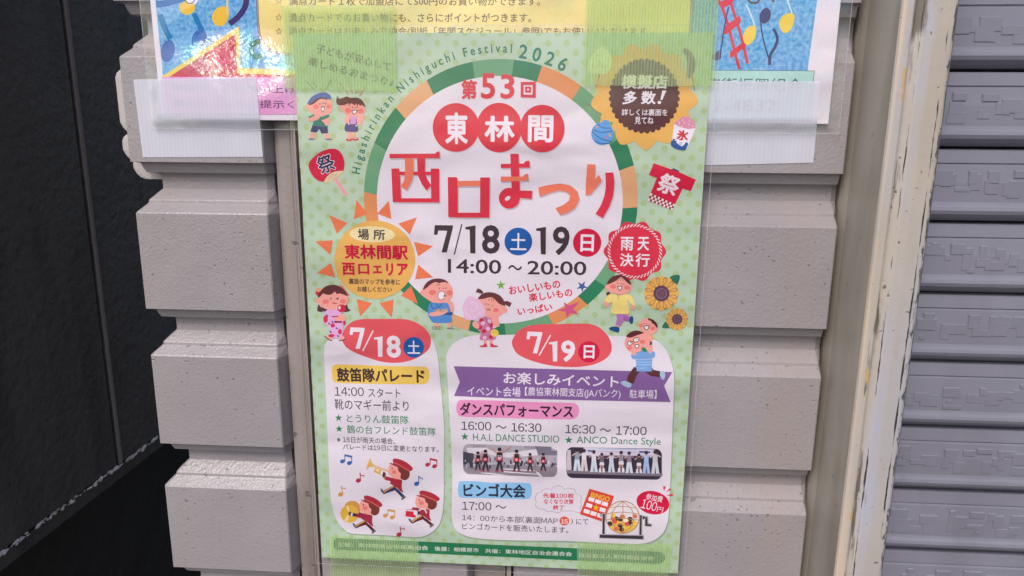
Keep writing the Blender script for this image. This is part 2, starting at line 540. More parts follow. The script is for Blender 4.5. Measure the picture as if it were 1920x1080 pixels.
rounded_cover('cover_body', zs + 0.0006, zc1, xl, -0.196, PLA)
rounded_cover('cover_foot', zc0 + 0.010, zs, xl, -0.196, PLA)
rounded_cover('cover_clip', zc0, zc0 + 0.0125, xl + 0.005, -0.192, PLA)

# neighbouring house: dark boards along the gap
DARK = paint_mat('dark_board', (76, 72, 70), 0.55, 0.0, 0.0036, 130.0, spec=0.45, stain=(52, 50, 48), stain_amt=0.9)
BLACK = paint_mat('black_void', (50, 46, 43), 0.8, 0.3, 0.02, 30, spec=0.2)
CRUMB = paint_mat('crumbs', (205, 202, 200), 0.8, 1.0, 0.002, 260, spec=0.2, speck_scale=120)
nb = thing('neighbour_wall', 'black rough boarded side wall of the neighbouring house in the dark gap', 'wall', (-0.34, 0.3, 0))
def nbox(name, lo, hi, mt, parent=nb):
    v, f = box(lo, hi)
    v = [(x + 0.34, y - 0.3, z) for x, y, z in v]
    return mesh_obj(name, v, f, mt, None, parent)
nbox('board', (-3.0, -0.012, 1.1215), (-0.340, 0.1615, 2.7), DARK)
nbox('board', (-0.372, 0.1640, 1.1215), (-0.3395, 1.60, 2.7), DARK)
V, Fc = [], []
for z in (1.1215, 2.7):
    for k in range(6):
        a = math.pi * k / 5
        V.append((0.3405 - 0.34 + 0.0022 * math.sin(a) - 0.0005, 0.1668 - 0.3 - 0.0026 * math.cos(a), z))
for k in range(5):
    Fc.append((k, k + 1, k + 7, k + 6))
BEAD = paint_mat('bead_paint', (112, 106, 104), 0.5, 0.0, 0.001, 200, spec=0.4)
mesh_obj('joint_bead', V, Fc, BEAD, None, nb, True)
nbox('flashing', (-3.0, -0.010, 1.1060), (-0.3425, 1.60, 1.1180), DARK)
random.seed(5)
V, Fc = [], []
for k in range(430):
    y = random.uniform(-0.01, 0.5) ; r = random.uniform(0.0006, 0.0026) * random.choice((0.5, 0.7, 1.0, 1.0, 1.7))
    cx, cz = -0.3405 + random.uniform(-0.001, 0.0012), 1.1192 + random.uniform(-0.0012, 0.0013)
    b = len(V)
    for q in ((1,0,0),(-1,0,0),(0,1,0),(0,-1,0),(0,0,1),(0,0,-1)):
        j = random.uniform(0.6, 1.2)
        V.append((cx + 0.34 + q[0]*r*0.5*j, y - 0.3 + q[1]*r*1.3*j, cz + q[2]*r*0.6*j))
    Fc += [tuple(b + i for i in t) for t in ((0,2,4),(2,1,4),(1,3,4),(3,0,4),(2,0,5),(1,2,5),(3,1,5),(0,3,5))]
mesh_obj('mortar_crumbs', V, Fc, CRUMB, None, nb)
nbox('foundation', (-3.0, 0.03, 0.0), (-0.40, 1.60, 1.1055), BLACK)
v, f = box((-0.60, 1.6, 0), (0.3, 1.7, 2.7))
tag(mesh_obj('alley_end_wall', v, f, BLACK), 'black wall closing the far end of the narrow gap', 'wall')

# guide rail and roller shutter
def rail_mat():
    mt = paint_mat('worn_cream_paint', (184, 173, 158), 0.38, 0.9, 0.0003, 300.0, stain=(176, 176, 184), speck_scale=300, stain_amt=0.7)
    t = mt.node_tree; L = t.links.new; b = t.nodes['Principled BSDF']
    src = b.inputs['Base Color'].links[0].from_socket
    co = t.nodes.new('ShaderNodeTexCoord')
    sx = t.nodes.new('ShaderNodeSeparateXYZ'); L(co.outputs['Object'], sx.inputs[0])
    last = src
    def N(scale, st, det=4.0):
        mp = t.nodes.new('ShaderNodeMapping'); mp.inputs['Scale'].default_value = st
        L(co.outputs['Object'], mp.inputs['Vector'])
        n = t.nodes.new('ShaderNodeTexNoise'); n.inputs['Scale'].default_value = scale; n.inputs['Detail'].default_value = det
        n.inputs['Roughness'].default_value = 0.65
        L(mp.outputs[0], n.inputs['Vector']); return n.outputs['Fac']
    def M(op, a, bb, c=None):
        m_ = t.nodes.new('ShaderNodeMath'); m_.operation = op
        for i, q in enumerate((a, bb, c)):
            if q is None: continue
            if hasattr(q, 'links'): L(q, m_.inputs[i])
            else: m_.inputs[i].default_value = q
        return m_.outputs[0]
    def band(xc, half, scale, st, thr, col, soft=0.25):
        nonlocal last
        d = M('ABSOLUTE', M('SUBTRACT', sx.outputs[0], xc), 0)
        g = M('SUBTRACT', 1.0, M('DIVIDE', d, half))
        q = M('ADD', g, M('MULTIPLY', M('SUBTRACT', N(scale, st), thr), 6.0))
        r = t.nodes.new('ShaderNodeMapRange'); r.inputs['From Min'].default_value = 0.9; r.inputs['From Max'].default_value = 0.9 + soft
        L(q, r.inputs['Value'])
        r2 = M('MULTIPLY', r.outputs['Result'], M('GREATER_THAN', g, 0.0))
        mx = t.nodes.new('ShaderNodeMix'); mx.data_type = 'RGBA'
        L(r2, mx.inputs[0]); L(last, mx.inputs[6]); mx.inputs[7].default_value = rgb(col)
        last = mx.outputs[2]
    band(0.0020, 0.0054, 30, (1, 1, 0.10), 0.42, (200, 182, 160), 0.8)     # older peach coat on the raised lip
    band(0.0132, 0.0056, 14, (1, 1, 0.35), 0.40, (176, 176, 187), 1.1)     # sky reflection on the glossy face, painted as a pale blue-grey band
    band(0.0078, 0.0046, 170, (1, 1, 0.10), 0.525, (114, 104, 92), 0.45)       # flaked edge beside the raised lip
    band(0.0088, 0.0056, 60, (1, 1, 0.22), 0.565, (112, 104, 92), 0.5)        # larger bare patches
    band(0.0262, 0.0050, 130, (1, 1, 0.25), 0.54, (112, 110, 104), 0.4)
    band(0.0180, 0.0100, 34, (1, 1, 0.8), 0.60, (170, 158, 140), 1.2)  # smears
    band(0.0058, 0.0030, 220, (1, 1, 0.2), 0.57, (196, 160, 108))     # rust tinted flakes
    band(0.0106, 0.0005, 500, (1, 1, 0.10), 0.46, (70, 64, 60))       # scored line
    band(0.0222, 0.0006, 500, (1, 1, 0.10), 0.46, (62, 60, 58))
    band(0.0250, 0.0022, 420, (1, 1, 0.30), 0.50, (84, 86, 84))       # worn outer edge
    band(0.0170, 0.0090, 520, (1, 1, 0.6), 0.655, (84, 76, 68))       # scattered nicks
    L(last, b.inputs['Base Color'])
    return mt
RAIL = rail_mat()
EDGE = paint_mat('dull_green_grey', (92, 96, 94), 0.5, 0.3, 0.0003, 260)
SIDE = paint_mat('grimy_rail_side', (166, 159, 146), 0.42, 0.25, 0.0004, 120.0, stain=(120, 112, 98), stain_amt=0.8, speck_scale=120)
GX = 0.1800
rail = thing('guide_rail', 'worn cream steel guide rail with chipped paint beside the grey shutter', 'rail', (GX, 0, 0))
def rs(pts): return [(x - 0.0, y) for x, y in pts]
strip('side_plate', [(-0.0004, 0.10), (-0.0004, 0.016), (0.0002, 0.0120), (0.0010, 0.008), (0.0013, -0.006), (0.0015, -0.0200), (0.0016, -0.0245)], 0, 2.7, SIDE, rail)
strip('front_face', [(0.0016, -0.0246), (0.0020, -0.0260), (0.0032, -0.0266), (0.0060, -0.0267), (0.0068, -0.0263), (0.0074, -0.0253), (0.0079, -0.0251), (0.0086, -0.0257), (0.0098, -0.0264),
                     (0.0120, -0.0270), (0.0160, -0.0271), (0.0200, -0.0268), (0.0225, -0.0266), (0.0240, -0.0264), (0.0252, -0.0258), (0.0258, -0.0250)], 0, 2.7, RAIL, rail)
strip('outer_edge', [(0.02585, -0.0250), (0.0268, -0.0235), (0.0272, -0.0200), (0.0272, 0.10)], 0, 2.7, EDGE, rail)

def shutter_mat():
    mt = paint_mat('shutter_paint', (132, 131, 142), 0.42, 0.15, 0.00025, 160.0, stain=(112, 110, 120), speck_scale=90, stain_amt=0.5)
    return mt
SH = shutter_mat()
sh = thing('roller_shutter', 'closed grey roller shutter of embossed slats at the right of the wall', 'shutter', (1.0, 0.03, 0))
SP = 0.0402; SZ = at(1850, 420, 0.03).z          # a gap between two slats lies here
sl_prof = [(0.0, 0.010, 0), (-0.0006, 0.0035, 0), (-0.0012, 0.0022, 0), (-0.0075, 0.0016, 0), (-0.0082, 0.0024, 0), (-0.0090, 0.0012, 1), (-0.0180, 0.0004, 1), (-0.0285, 0.0004, 1), (-0.0300, 0.0000, 0),
           (-0.0312, -0.0014, 0), (-0.0330, -0.0018, 0), (-0.0350, -0.0010, 0), (-0.0372, 0.0014, 0), (-0.0388, 0.0040, 0), (-0.0394, 0.010, 0)]
V, Fc = [], []
random.seed(21)
k = -33
n = len(sl_prof)
while SZ + k * SP < 2.7:
    zt = SZ + k * SP
    if zt > 0.05:
        b0 = len(V)
        for x in (-0.795, 2.0):
            for dz, dy, e in sl_prof:
                V.append((x, dy, zt + dz))
        for j in range(n - 1):
            Fc.append((b0 + j, b0 + j + 1, b0 + n + j + 1, b0 + n + j))
        if 0.95 < zt < 1.75:                        # pressed maze pattern, raised a few tenths of a millimetre
            for layer in range(3):
                x = -0.794 + random.uniform(0, 0.01)
                while x < -0.40:
                    wd, hh = random.uniform(0.0035, 0.0120), random.uniform(0.0030, 0.0100)
                    za = zt - 0.0105 - random.uniform(0, 0.0175 - hh)
                    e_, hgt = 0.0006, 0.00018 + 0.00007 * layer
                    b0 = len(V); y0_ = 0.00075
                    V += [(x, y0_, za - hh), (x + wd, y0_, za - hh), (x + wd, y0_, za), (x, y0_, za),
                          (x + e_, y0_ - hgt - 0.00045, za - hh + e_), (x + wd - e_, y0_ - hgt - 0.00045, za - hh + e_), (x + wd - e_, y0_ - hgt - 0.00045, za - e_), (x + e_, y0_ - hgt - 0.00045, za - e_)]
                    Fc += [tuple(b0 + i for i in q) for q in ((4, 5, 6, 7), (0, 1, 5, 4), (1, 2, 6, 5), (2, 3, 7, 6), (3, 0, 4, 7))]
                    x += wd + random.uniform(0.001, 0.010)
    k += 1
cur = mesh_obj('slat_curtain', V, Fc, SH, None, sh)
v, f = box((-0.795, 0.011, 0), (2.0, 0.05, 2.7))
mesh_obj('backing', v, f, BLACK, None, sh)

# ------------------------------------------------------------------ colours of the prints
WHITE = (226, 216, 224); RED = (215, 46, 68); ORG = (231, 120, 92); CRIM = (206, 12, 62); DK = (62, 46, 52); PINKSH = (196, 176, 184)
GD = (38, 124, 86); GL = (106, 160, 120); TAN = (222, 166, 118); OR2 = (222, 142, 88); COR = (224, 86, 94); NAVY = (44, 56, 104)
BLU = (18, 88, 162); SKIN = (238, 162, 150); CHK = (232, 120, 112); HAIR = (96, 44, 48); SUNY = (230, 176, 92); RAY_ = (231, 120, 78)
MAR = (88, 42, 50); TXT = (70, 58, 66); GTX = (48, 130, 88); PUR = (132, 94, 152)

def board(name, parent, x0, x1, z0, z1, y, mt, thick=0.0002):
    v, f = box((x0, y, z0), (x1, y + thick, z1))
    if not thick: v, f = v[:2] + [v[5], v[4]], [(0, 1, 2, 3)]
    q = parent.location
    v = [(a - q.x, b - q.y, c - q.z) for a, b, c in v]
    return mesh_obj(name, v, f, mt, None, parent)

def grid_sheet(name, parent, quad, y, mt, n=14, m=12, wave=0.0, seed=1, yfun=None, jag=0.0, jag_sides=(1, 3)):
    """thin flexible sheet over four photographed corners (tl, tr, br, bl)"""
    rnd = random.Random(seed)
    ph = [rnd.uniform(0, 6.28) for _ in range(6)]
    V, Fc = [], []
    q = parent.location if parent else Vector((0, 0, 0))
    for j in range(m + 1):
        for i in range(n + 1):
            s, t = i / n, j / m
            a = [quad[0][k] * (1-s) + quad[1][k] * s for k in (0, 1)]
            b = [quad[3][k] * (1-s) + quad[2][k] * s for k in (0, 1)]
            p = [a[k] * (1-t) + b[k] * t for k in (0, 1)]
            if jag:
                if j == m and 2 in jag_sides: p[1] += rnd.uniform(-jag, jag)
                if j == 0 and 0 in jag_sides: p[1] += rnd.uniform(-jag, jag)
                if i == 0 and 3 in jag_sides: p[0] += rnd.uniform(-jag, jag)
                if i == n and 1 in jag_sides: p[0] += rnd.uniform(-jag, jag)
            yy = y + wave * (math.sin(5*s + ph[0]) * math.sin(4*t + ph[1]) + 0.5*math.sin(11*s + ph[2] + 3*t) * math.sin(7*t + ph[3]))
            if yfun: yy = yfun(p[0], p[1], yy)
            w3 = at(p[0], p[1], yy)
            V.append((w3.x - q.x, w3.y - q.y, w3.z - q.z))
    for j in range(m):
        for i in range(n):
            a = j * (n+1) + i
            Fc.append((a, a+1, a+n+2, a+n+1))
    o = mesh_obj(name, V, Fc, mt, None, parent, True)
    return o

# ------------------------------------------------------------------ the larger card poster behind
YR = 0.0012
zb = at(930, 228, YR).z
rear = thing('card_poster', 'wide laminated card poster with yellow panel and music notes behind the festival poster', 'poster', (0, YR, zb))
xa, xb = at(303, 224, YR).x, at(1553, 232, YR).x
board('sheet', rear, xa, xb, zb, zb + 0.250, YR, ink(WHITE))
gp = at(452, 122, YR)
WAVY = film_mat('card_laminate', 0.16, 0.0016, 46.0, wrinkle=(gp.x, gp.z - zb, 0.046, 0.034, 0.00050))
film = board('laminate_film', rear, xa - 0.0055, xb + 0.0055, zb - 0.0050, zb + 0.255, YR - 0.00040, WAVY, 0)

EDGEF = tape_mat('laminate_edge', (226, 226, 232), (240, 240, 244), 0.32, 40.0, 0.1)
def film_edge(parent, x0, x1, z0, z1, y, w_=0.00032):
    V, Fc = [], []
    q = parent.location
    for a_, b_, c_, d_ in ((x0, x1, z0, z0 + w_), (x0, x1, z1 - w_, z1), (x0, x0 + w_, z0 + w_, z1 - w_), (x1 - w_, x1, z0 + w_, z1 - w_)):
        n0 = len(V)
        V += [(xx - q.x, y - q.y, zz - q.z) for xx, zz in ((a_, c_), (b_, c_), (b_, d_), (a_, d_))]
        Fc.append((n0, n0+1, n0+2, n0+3))
    return mesh_obj('film_edge', V, Fc, EDGEF, None, parent)
film_edge(rear, xa - 0.0055, xb + 0.0055, zb - 0.0050, zb + 0.255, YR - 0.00045)
def sky_blue():
    mt, t, b = new_mat('mottled_blue_print')
    L = t.links.new
    co = t.nodes.new('ShaderNodeTexCoord'); n = t.nodes.new('ShaderNodeTexNoise')
    n.inputs['Scale'].default_value = 520; n.inputs['Detail'].default_value = 3
    L(co.outputs['Object'], n.inputs['Vector'])
    cr = t.nodes.new('ShaderNodeValToRGB')
    cr.color_ramp.elements[0].position = 0.36; cr.color_ramp.elements[0].color = rgb((64, 146, 206))
    cr.color_ramp.elements[1].position = 0.66; cr.color_ramp.elements[1].color = rgb((134, 190, 226))
    L(n.outputs['Fac'], cr.inputs[0]); L(cr.outputs[0], b.inputs['Base Color'])
    b.inputs['Roughness'].default_value = 0.6
    return mt
SKYB = sky_blue()
A = Art('picture_panel', rear, 5, YR)
A.poly([(226, -640), (1620, -640), (1514, 133), (306, 146)], SKYB)
A.z(220, 0, 4.8)                                              # left part of the picture
A.blob([(560, 50), (590, 20), (650, 0), (700, 50), (690, 100), (630, 135), (575, 110)], (232, 190, 66))
A.blob([(850, 165), (880, 90), (950, 55), (1000, 80), (1000, 160), (960, 225), (890, 230)], (232, 190, 66))
A.line([(992, 130), (990, 40), (985, -60)], 16, (222, 206, 160))
A.line([(385, 130), (430, 260), (480, 350)], 52, (22, 120, 176))
A.ell(455, 460, 62, 100, (44, 104, 176), 12)
A.line([(690, 120), (740, 230), (770, 280)], 46, (22, 120, 176))
A.ell(735, 350, 64, 92, (26, 98, 178), 20)
A.line([(350, 40), (450, 25), (640, -30)], 60, (24, 110, 178))
A.line([(1165, -40), (1150, 60), (1090, 150), (1010, 215)], 52, (62, 44, 106))
A.blob([(610, -20), (720, -20), (715, 20), (690, 40), (670, 15), (655, 42), (630, 20)], (228, 222, 230))
A.ring(655, -4, 40, 36, 8, (96, 80, 96))
A.line([(1330, 390), (1260, 375), (1205, 430), (1235, 510), (1300, 500)], 44, (26, 118, 78))
A.poly([(400, 690), (1095, 235), (1110, 610), (1500, 628), (1600, 640), (1600, 720), (400, 706)], (240, 204, 72))
A.poly([(462, 696), (1062, 306), (1084, 662), (1600, 676), (1600, 720), (462, 706)], (206, 34, 62))
A.z(1220, 0, 4.8)                                             # right part of the picture
A.line([(580, -40), (640, 60), (700, 240), (760, 480), (798, 620)], 26, (212, 30, 56))
A.line([(700, -40), (760, 150), (820, 350), (870, 570)], 26, (212, 30, 56))
A.poly([(618, 20), (740, -40), (760, -10), (720, 40), (640, 78)], (212, 30, 56))
A.poly([(655, 240), (770, 165), (800, 138), (815, 190), (790, 225), (690, 300), (660, 312)], (212, 30, 56))
A.poly([(712, 470), (830, 380), (860, 348), (868, 395), (845, 425), (740, 510), (716, 528)], (212, 30, 56))
A.line([(700, 60), (660, 260), (632, 460)], 12, (60, 48, 110))
A.blob([(590, 470), (630, 450), (630, 520), (590, 545), (540, 520)], (72, 44, 104))
A.line([(860, 40), (900, 130), (935, 230)], 14, (196, 222, 226))
A.blob([(830, 330), (860, 260), (920, 228), (950, 260), (940, 340), (890, 400), (850, 395)], (236, 200, 72))
A.line([(1225, -20), (1250, 60), (1272, 120)], 14, (196, 222, 226))
A.blob([(1155, 220), (1180, 150), (1240, 120), (1290, 130), (1290, 200), (1250, 280), (1190, 295)], (236, 200, 72))
A.ell(1030, 142, 50, 72, (46, 44, 104), 18)
A.line([(985, 180), (1010, 340), (1060, 520)], 12, (46, 44, 104))
A.line([(1105, 260), (1140, 340), (1120, 420), (1075, 500), (1070, 585)], 26, (46, 44, 104))
A.line([(870, -20), (900, 22), (960, 22), (975, -15)], 20, (88, 78, 84)); A.line([(1100, -20), (1102, 18)], 26, (88, 78, 84))
A.build()
A = Art('offer_panel', rear, 60, YR)
A.z(0, 0, 1)
pan = [(472, -420), (478, -200), (486, 40), (489, 66), (498, 84), (514, 95), (535, 99), (1262, 108), (1283, 100), (1291, 80), (1305, -200), (1318, -420)]
A.poly([(p[0] + (-4 if p[0] < 700 else 4), p[1] + (4 if p[1] > -50 else 0)) for p in pan], (112, 72, 96))
A.poly([(p[0] + (-2.6 if p[0] < 700 else 2.6), p[1] + (2.6 if p[1] > -50 else 0)) for p in pan], (190, 170, 190))
A.poly([(p[0] + (-1.2 if p[0] < 700 else 1.2), p[1] + (1.2 if p[1] > -50 else 0)) for p in pan], (120, 80, 96))
A.poly(pan, (238, 218, 140))
A.poly([(304, 144), (1340, 150), (1340, 217), (310, 214)], (224, 158, 204))
A.poly([(1290, 131), (1527, 132.5), (1520, 226), (1290, 226)], (70, 92, 100))
A.poly([(1290, 132), (1526, 133.5), (1519, 225), (1290, 225)], (174, 214, 206))
A.build()
BR = (104, 82, 62)
A = Art('offer_lettering', rear, 75, YR)
for y_, xr in ((2, 1013), (33, 996), (59, 1213)):
    s_ = {2: '満点カード１枚で加盟店にて500円のお買い物ができます。', 33: '満点カードでのお買い物にも、さらにポイントがつきます。', 59: '満点カードはお楽しみ交換会(別紙「年間スケジュール」参照)でもお使いいただけます'}[y_]
    A.text(s_, (542, y_), (xr, y_ + 0.5), 17, BR, 0.008, res=2)
    for q in range(5):
        a1, a2 = math.radians(-90 + 144*q), math.radians(-90 + 144*(q+1))
    pts = []
    for q in range(10):
        a1 = math.radians(-90 + 36*q); r_ = 6.2 if q % 2 == 0 else 2.7
        pts.append((523 + r_*math.cos(a1), y_ + r_*math.sin(a1)))
    A.line(pts, 1.0, BR, smooth=False, closed=True)
A.build()
A = Art('notice_lettering', rear, 75, YR)
A.text('加盟店でのお買い上げ', (322, 163), (556, 168), 15, (96, 54, 100), 0.004, res=2)
A.text('満点カードをご提示く', (322, 193), (552, 196), 15, (96, 54, 100), 0.004, res=2)
A.build()
A = Art('notice_lettering', rear, 76, YR)
A.text('店街振興組合', (1322, 158), (1504, 160), 25, (76, 92, 92), 0.0, res=2)
A.text('2-4832', (1336, 198), (1455, 198), 22, (70, 84, 90), 0.0)
A.build()

# ------------------------------------------------------------------ the festival poster
ZB = 1.1515
post = thing('festival_poster', 'laminated green summer festival poster taped upright to the grey wall', 'poster', (0, 0, ZB))
def dotted():
    """pale green paper with a lattice of printed dots"""
    mt, t, b = new_mat('dotted_paper')
    L = t.links.new
    co = t.nodes.new('ShaderNodeTexCoord'); sx = t.nodes.new('ShaderNodeSeparateXYZ'); L(co.outputs['Object'], sx.inputs[0])
    def M(op, a, b_=None, c=None):
        n = t.nodes.new('ShaderNodeMath'); n.operation = op
        for i, q in enumerate((a, b_, c)):
            if q is None: continue
            if hasattr(q, 'links'): L(q, n.inputs[i])
            else: n.inputs[i].default_value = q
        return n.outputs[0]
    p0 = at(1262.5, 296, 0.0)
    P = 0.00925
    def lattice(ox, oz):
        u = M('WRAP', M('SUBTRACT', sx.outputs[0], p0.x + ox), P/2, -P/2)
        w_ = M('WRAP', M('SUBTRACT', sx.outputs[2], p0.z - ZB + oz), P/2, -P/2)
        return M('SQRT', M('ADD', M('MULTIPLY', u, u), M('MULTIPLY', w_, w_)))
    d = M('MINIMUM', lattice(0, 0), lattice(P/2, P/2))
    r = t.nodes.new('ShaderNodeMapRange'); r.inputs['From Min'].default_value = 0.00148; r.inputs['From Max'].default_value = 0.00172
    r.inputs['To Min'].default_value = 1; r.inputs['To Max'].default_value = 0
    L(d, r.inputs['Value'])
    n = t.nodes.new('ShaderNodeTexNoise'); n.inputs['Scale'].default_value = 45; n.inputs['Detail'].default_value = 3
    L(co.outputs['Object'], n.inputs['Vector'])
    m1 = t.nodes.new('ShaderNodeMix'); m1.data_type = 'RGBA'; L(n.outputs['Fac'], m1.inputs[0])
    m1.inputs[6].default_value = rgb((176, 198, 172)); m1.inputs[7].default_value = rgb((186, 205, 178))
    m2 = t.nodes.new('ShaderNodeMix'); m2.data_type = 'RGBA'; L(M('MULTIPLY', r.outputs['Result'], 0.85), m2.inputs[0])
    L(m1.outputs[2], m2.inputs[6]); m2.inputs[7].default_value = rgb((168, 190, 132))
    L(m2.outputs[2], b.inputs['Base Color'])
    b.inputs['Roughness'].default_value = 0.6
    ripple(t, b, co)
    return mt
board('paper', post, -0.105, 0.105, ZB, ZB + 0.297, 0.0, dotted())
FILM = film_mat('poster_laminate', 0.11, 0.0016, 20.0)
board('laminate_film', post, -0.1085, 0.1085, ZB - 0.0035, ZB + 0.3005, -0.00115, FILM, 0)
film_edge(post, -0.1085, 0.1085, ZB - 0.0035, ZB + 0.3005, -0.0012)

# ring and white disc
def mm(x, z): return Vector((x, 0, z))
cO, rO, cI, rI = (0.0004, 1.3642), 0.0719, (0.0, 1.3633), 0.0646
seg = [((752, 211), TAN), ((808, 164), GD), ((889, 132), GL), ((962, 130), GD), ((1011, 140), OR2), ((1079, 176), GL), ((1155, 262), GD), ((1173, 314), TAN), ((1181, 388), GD),
       ((1160, 470), GL), ((1126, 529), GD), ((1095, 564), OR2), ((1033, 598), GL), ((948, 617), GD), ((880, 614), TAN), ((838, 596), GD), ((742, 512), OR2), ((692, 361), GL), ((713, 273), GD)]
A = Art('title_ring', post, 4)
angs = []
for p, c_ in seg:
    q = at(*p); angs.append((math.degrees(math.atan2(q.x - cO[0], q.z - cO[1])) % 360, c_))
for i, (a0, c_) in enumerate(angs):
    a1 = angs[(i+1) % len(angs)][0]
    while a1 <= a0: a1 += 360
    k = max(2, int((a1 - a0) / 4) + 1)
    pts = [mm(cO[0] + rO*math.sin(math.radians(a0 + (a1-a0)*j/k)), cO[1] + rO*math.cos(math.radians(a0 + (a1-a0)*j/k))) for j in range(k+1)]
    pts += [mm(cI[0] + (rI-0.0005)*math.sin(math.radians(a1 - (a1-a0)*j/k)), cI[1] + (rI-0.0005)*math.cos(math.radians(a1 - (a1-a0)*j/k))) for j in range(k+1)]
    A.face(pts, c_)
A.build()
A = Art('title_disc', post, 26)
A.face([mm(cI[0] + rI*math.cos(2*math.pi*j/96), cI[1] + rI*math.sin(2*math.pi*j/96)) for j in range(96)], WHITE)
disc = A.build()

def arc_text(A, s, p0, p1, base, h, c, wt):
    vs, fs, x0, x1, y0, y1 = glyph_mesh(s, wt, 3)
    cap = glyph_mesh('H', wt, 3); capb, caph = cap[4], cap[5] - cap[4]
    a0, a1 = [math.atan2(at(*p).x - cO[0], at(*p).z - cO[1]) for p in (p0, p1)]
    b = at(*base); r0 = math.hypot(b.x - cO[0], b.z - cO[1])
    n0 = len(A.v); yy = -A.lay
    for x, y in vs:
        a = a0 + (a1 - a0) * (x - x0) / (x1 - x0); r = r0 + (y - capb) / caph * h
        A.v.append((cO[0] + r*math.sin(a) - A.org.x, yy, cO[1] + r*math.cos(a) - A.org.z))
    si = A.slot(c)
    for f in fs: A.f.append(tuple(i + n0 for i in f)); A.mi.append(si)
    A.lay += STEP
A = Art('arched_lettering', post, 30)
arc_text(A, 'H i g a s h i r i n k a n   N i s h i g u c h i   F e s t i v a l', (671, 326), (959, 103), (676, 318), 0.0043, (44, 122, 94), 0.016)
arc_text(A, '2 0 2 6', (972, 108), (1060, 128), (1052, 133), 0.0066, (26, 124, 100), 0.018)
A.build()

# title lettering
A = Art('title_lettering', post, 30)
A.z(780, 100, 4.8)
for sh_, col in (((5, 6), PINKSH), ((0, 0), RED)):
    dx, dy = sh_
    A.text('第', (407+dx, 324+dy), (547+dx, 326+dy), 176, col, 0.035)
    A.text('5', (584+dx, 294+dy), (712+dx, 296+dy), 230, col, 0.02)
    A.text('3', (760+dx, 298+dy), (886+dx, 299+dy), 222, col, 0.02)
    for r in ([(942,258),(1078,255),(1078,283),(942,285)], [(942,285),(968,285),(966,374),(942,374)], [(1050,283),(1078,283),(1076,374),(1050,374)], [(942,372),(1078,372),(1076,400),(942,396)],
              [(980,300),(1036,300),(1034,352),(982,352)]):
        A.poly([(x+dx, y+dy) for x, y in r], col)
A.poly([(1000, 318), (1018, 318), (1017, 334), (1000, 334)], WHITE)
for (cx, cy, rx, ry) in ((360, 667, 209, 219), (748, 668, 204, 223), (1136, 677, 200, 214)):
    A.ell(cx+5, cy+6, rx, ry, PINKSH, n=48)
for (cx, cy, rx, ry) in ((360, 667, 209, 219), (748, 668, 204, 223), (1136, 677, 200, 214)):
    A.ell(cx, cy, rx, ry, RED, n=48)
W2 = (234, 224, 232)
A.text('東', (263, 675), (467, 677), 284, W2, 0.03)
A.text('林', (616, 679), (890, 681), 236, W2, 0.032)
A.text('間', (1008, 678), (1236, 681), 244, W2, 0.03)
A.z(690, 260, 3.692)
T_RED = [[(150,105),(465,103),(478,90),(496,88),(498,135),(150,135)], [(162,207),(215,205),(222,252),(230,412),(230,440),(172,438)], [(229,412),(439,412),(440,441),(229,440)], [(435,207),(493,207),(495,441),(438,441)], [(216,228),(440,228),(440,252),(216,252)],
         [(340,133),(396,133),(394,232),(408,275),(438,325),(405,359),(372,312),(345,250)],
         [(553,266),(615,266),(622,290),(622,545),(556,542)], [(777,268),(843,268),(840,547),(776,546)], [(620,512),(778,512),(778,546),(620,545)],
         [(920,175),(1078,172),(1090,156),(1117,152),(1121,200),(920,203)], [(985,105),(1042,104),(1050,300),(1052,420),(1000,420),(992,300)], [(1040,358),(1138,360),(1133,418),(1040,408)]]
T_ORG = [[(255,136),(315,136),(315,235),(305,290),(268,357),(228,328),(250,290),(258,230)], [(620,292),(778,290),(778,327),(620,330)], [(920,262),(1072,262),(1084,246),(1106,240),(1111,290),(920,297)]]
for dx, dy, cr, co_ in ((6, 8, PINKSH, PINKSH), (0, 0, RED, ORG)):
    for p in T_RED: A.poly([(x+dx, y+dy) for x, y in p], cr)
    A.ell(978+dx, 412+dy, 72, 72, cr, n=32)
    for p in T_ORG: A.poly([(x+dx, y+dy) for x, y in p], co_)
    A.poly([(x+dx, y+dy) for x, y in [(1178,338),(1215,328),(1260,319),(1330,310),(1400,322),(1450,365),(1463,420),(1432,480),(1380,513),(1330,529),(1297,481),(1350,460),(1392,428),(1398,392),(1368,365),(1320,358),(1260,374),(1188,401)]], co_)
    A.poly([(x+dx, y+dy) for x, y in [(1518,177),(1573,178),(1570,284),(1597,250),(1618,290),(1538,388),(1505,391),(1508,300)]], co_)
    A.poly([(x+dx, y+dy) for x, y in [(1642,236),(1697,233),(1704,290),(1703,340),(1695,400),(1670,470),(1625,550),(1575,520),(1612,460),(1635,400),(1645,340),(1645,290)]], cr)
A.ell(967, 413, 21, 13, WHITE, -35)
A.build(disc)

A = Art('date_lettering', post, 30)
A.z(690, 260, 3.692)
A.figure('7', 456, 588, 598, 788, DK)
A.line([(597, 803), (650, 592)], 9, DK)
A.figure('1', 674, 745, 600, 795, DK)
A.text('8', (788, 697), (912, 698), 200, DK, 0.025)
A.ell(1041, 712, 96, 96, BLU, n=40)
A.text('土', (985, 711), (1097, 713), 118, W2, 0.01)
A.figure('1', 1164, 1232, 610, 802, DK)
A.text('9', (1278, 706), (1396, 708), 200, DK, 0.025)
A.ell(1517, 720, 98, 98, CRIM, n=40)
A.text('日', (1471, 722), (1564, 724), 120, W2, 0.025)
A.text('14:00', (553, 880), (922, 888), 98, DK, 0.012)
A.text('～', (970, 892), (1066, 894), 36, DK, 0.012)
A.text('20:00', (1103, 892), (1512, 898), 96, DK, 0.012)
A.build(disc)
A = Art('slogan_lettering', post, 30)
A.z(920, 500, 6)
A.text('おいしいもの', (205, 270), (782, 192), 96, RED, 0.03)
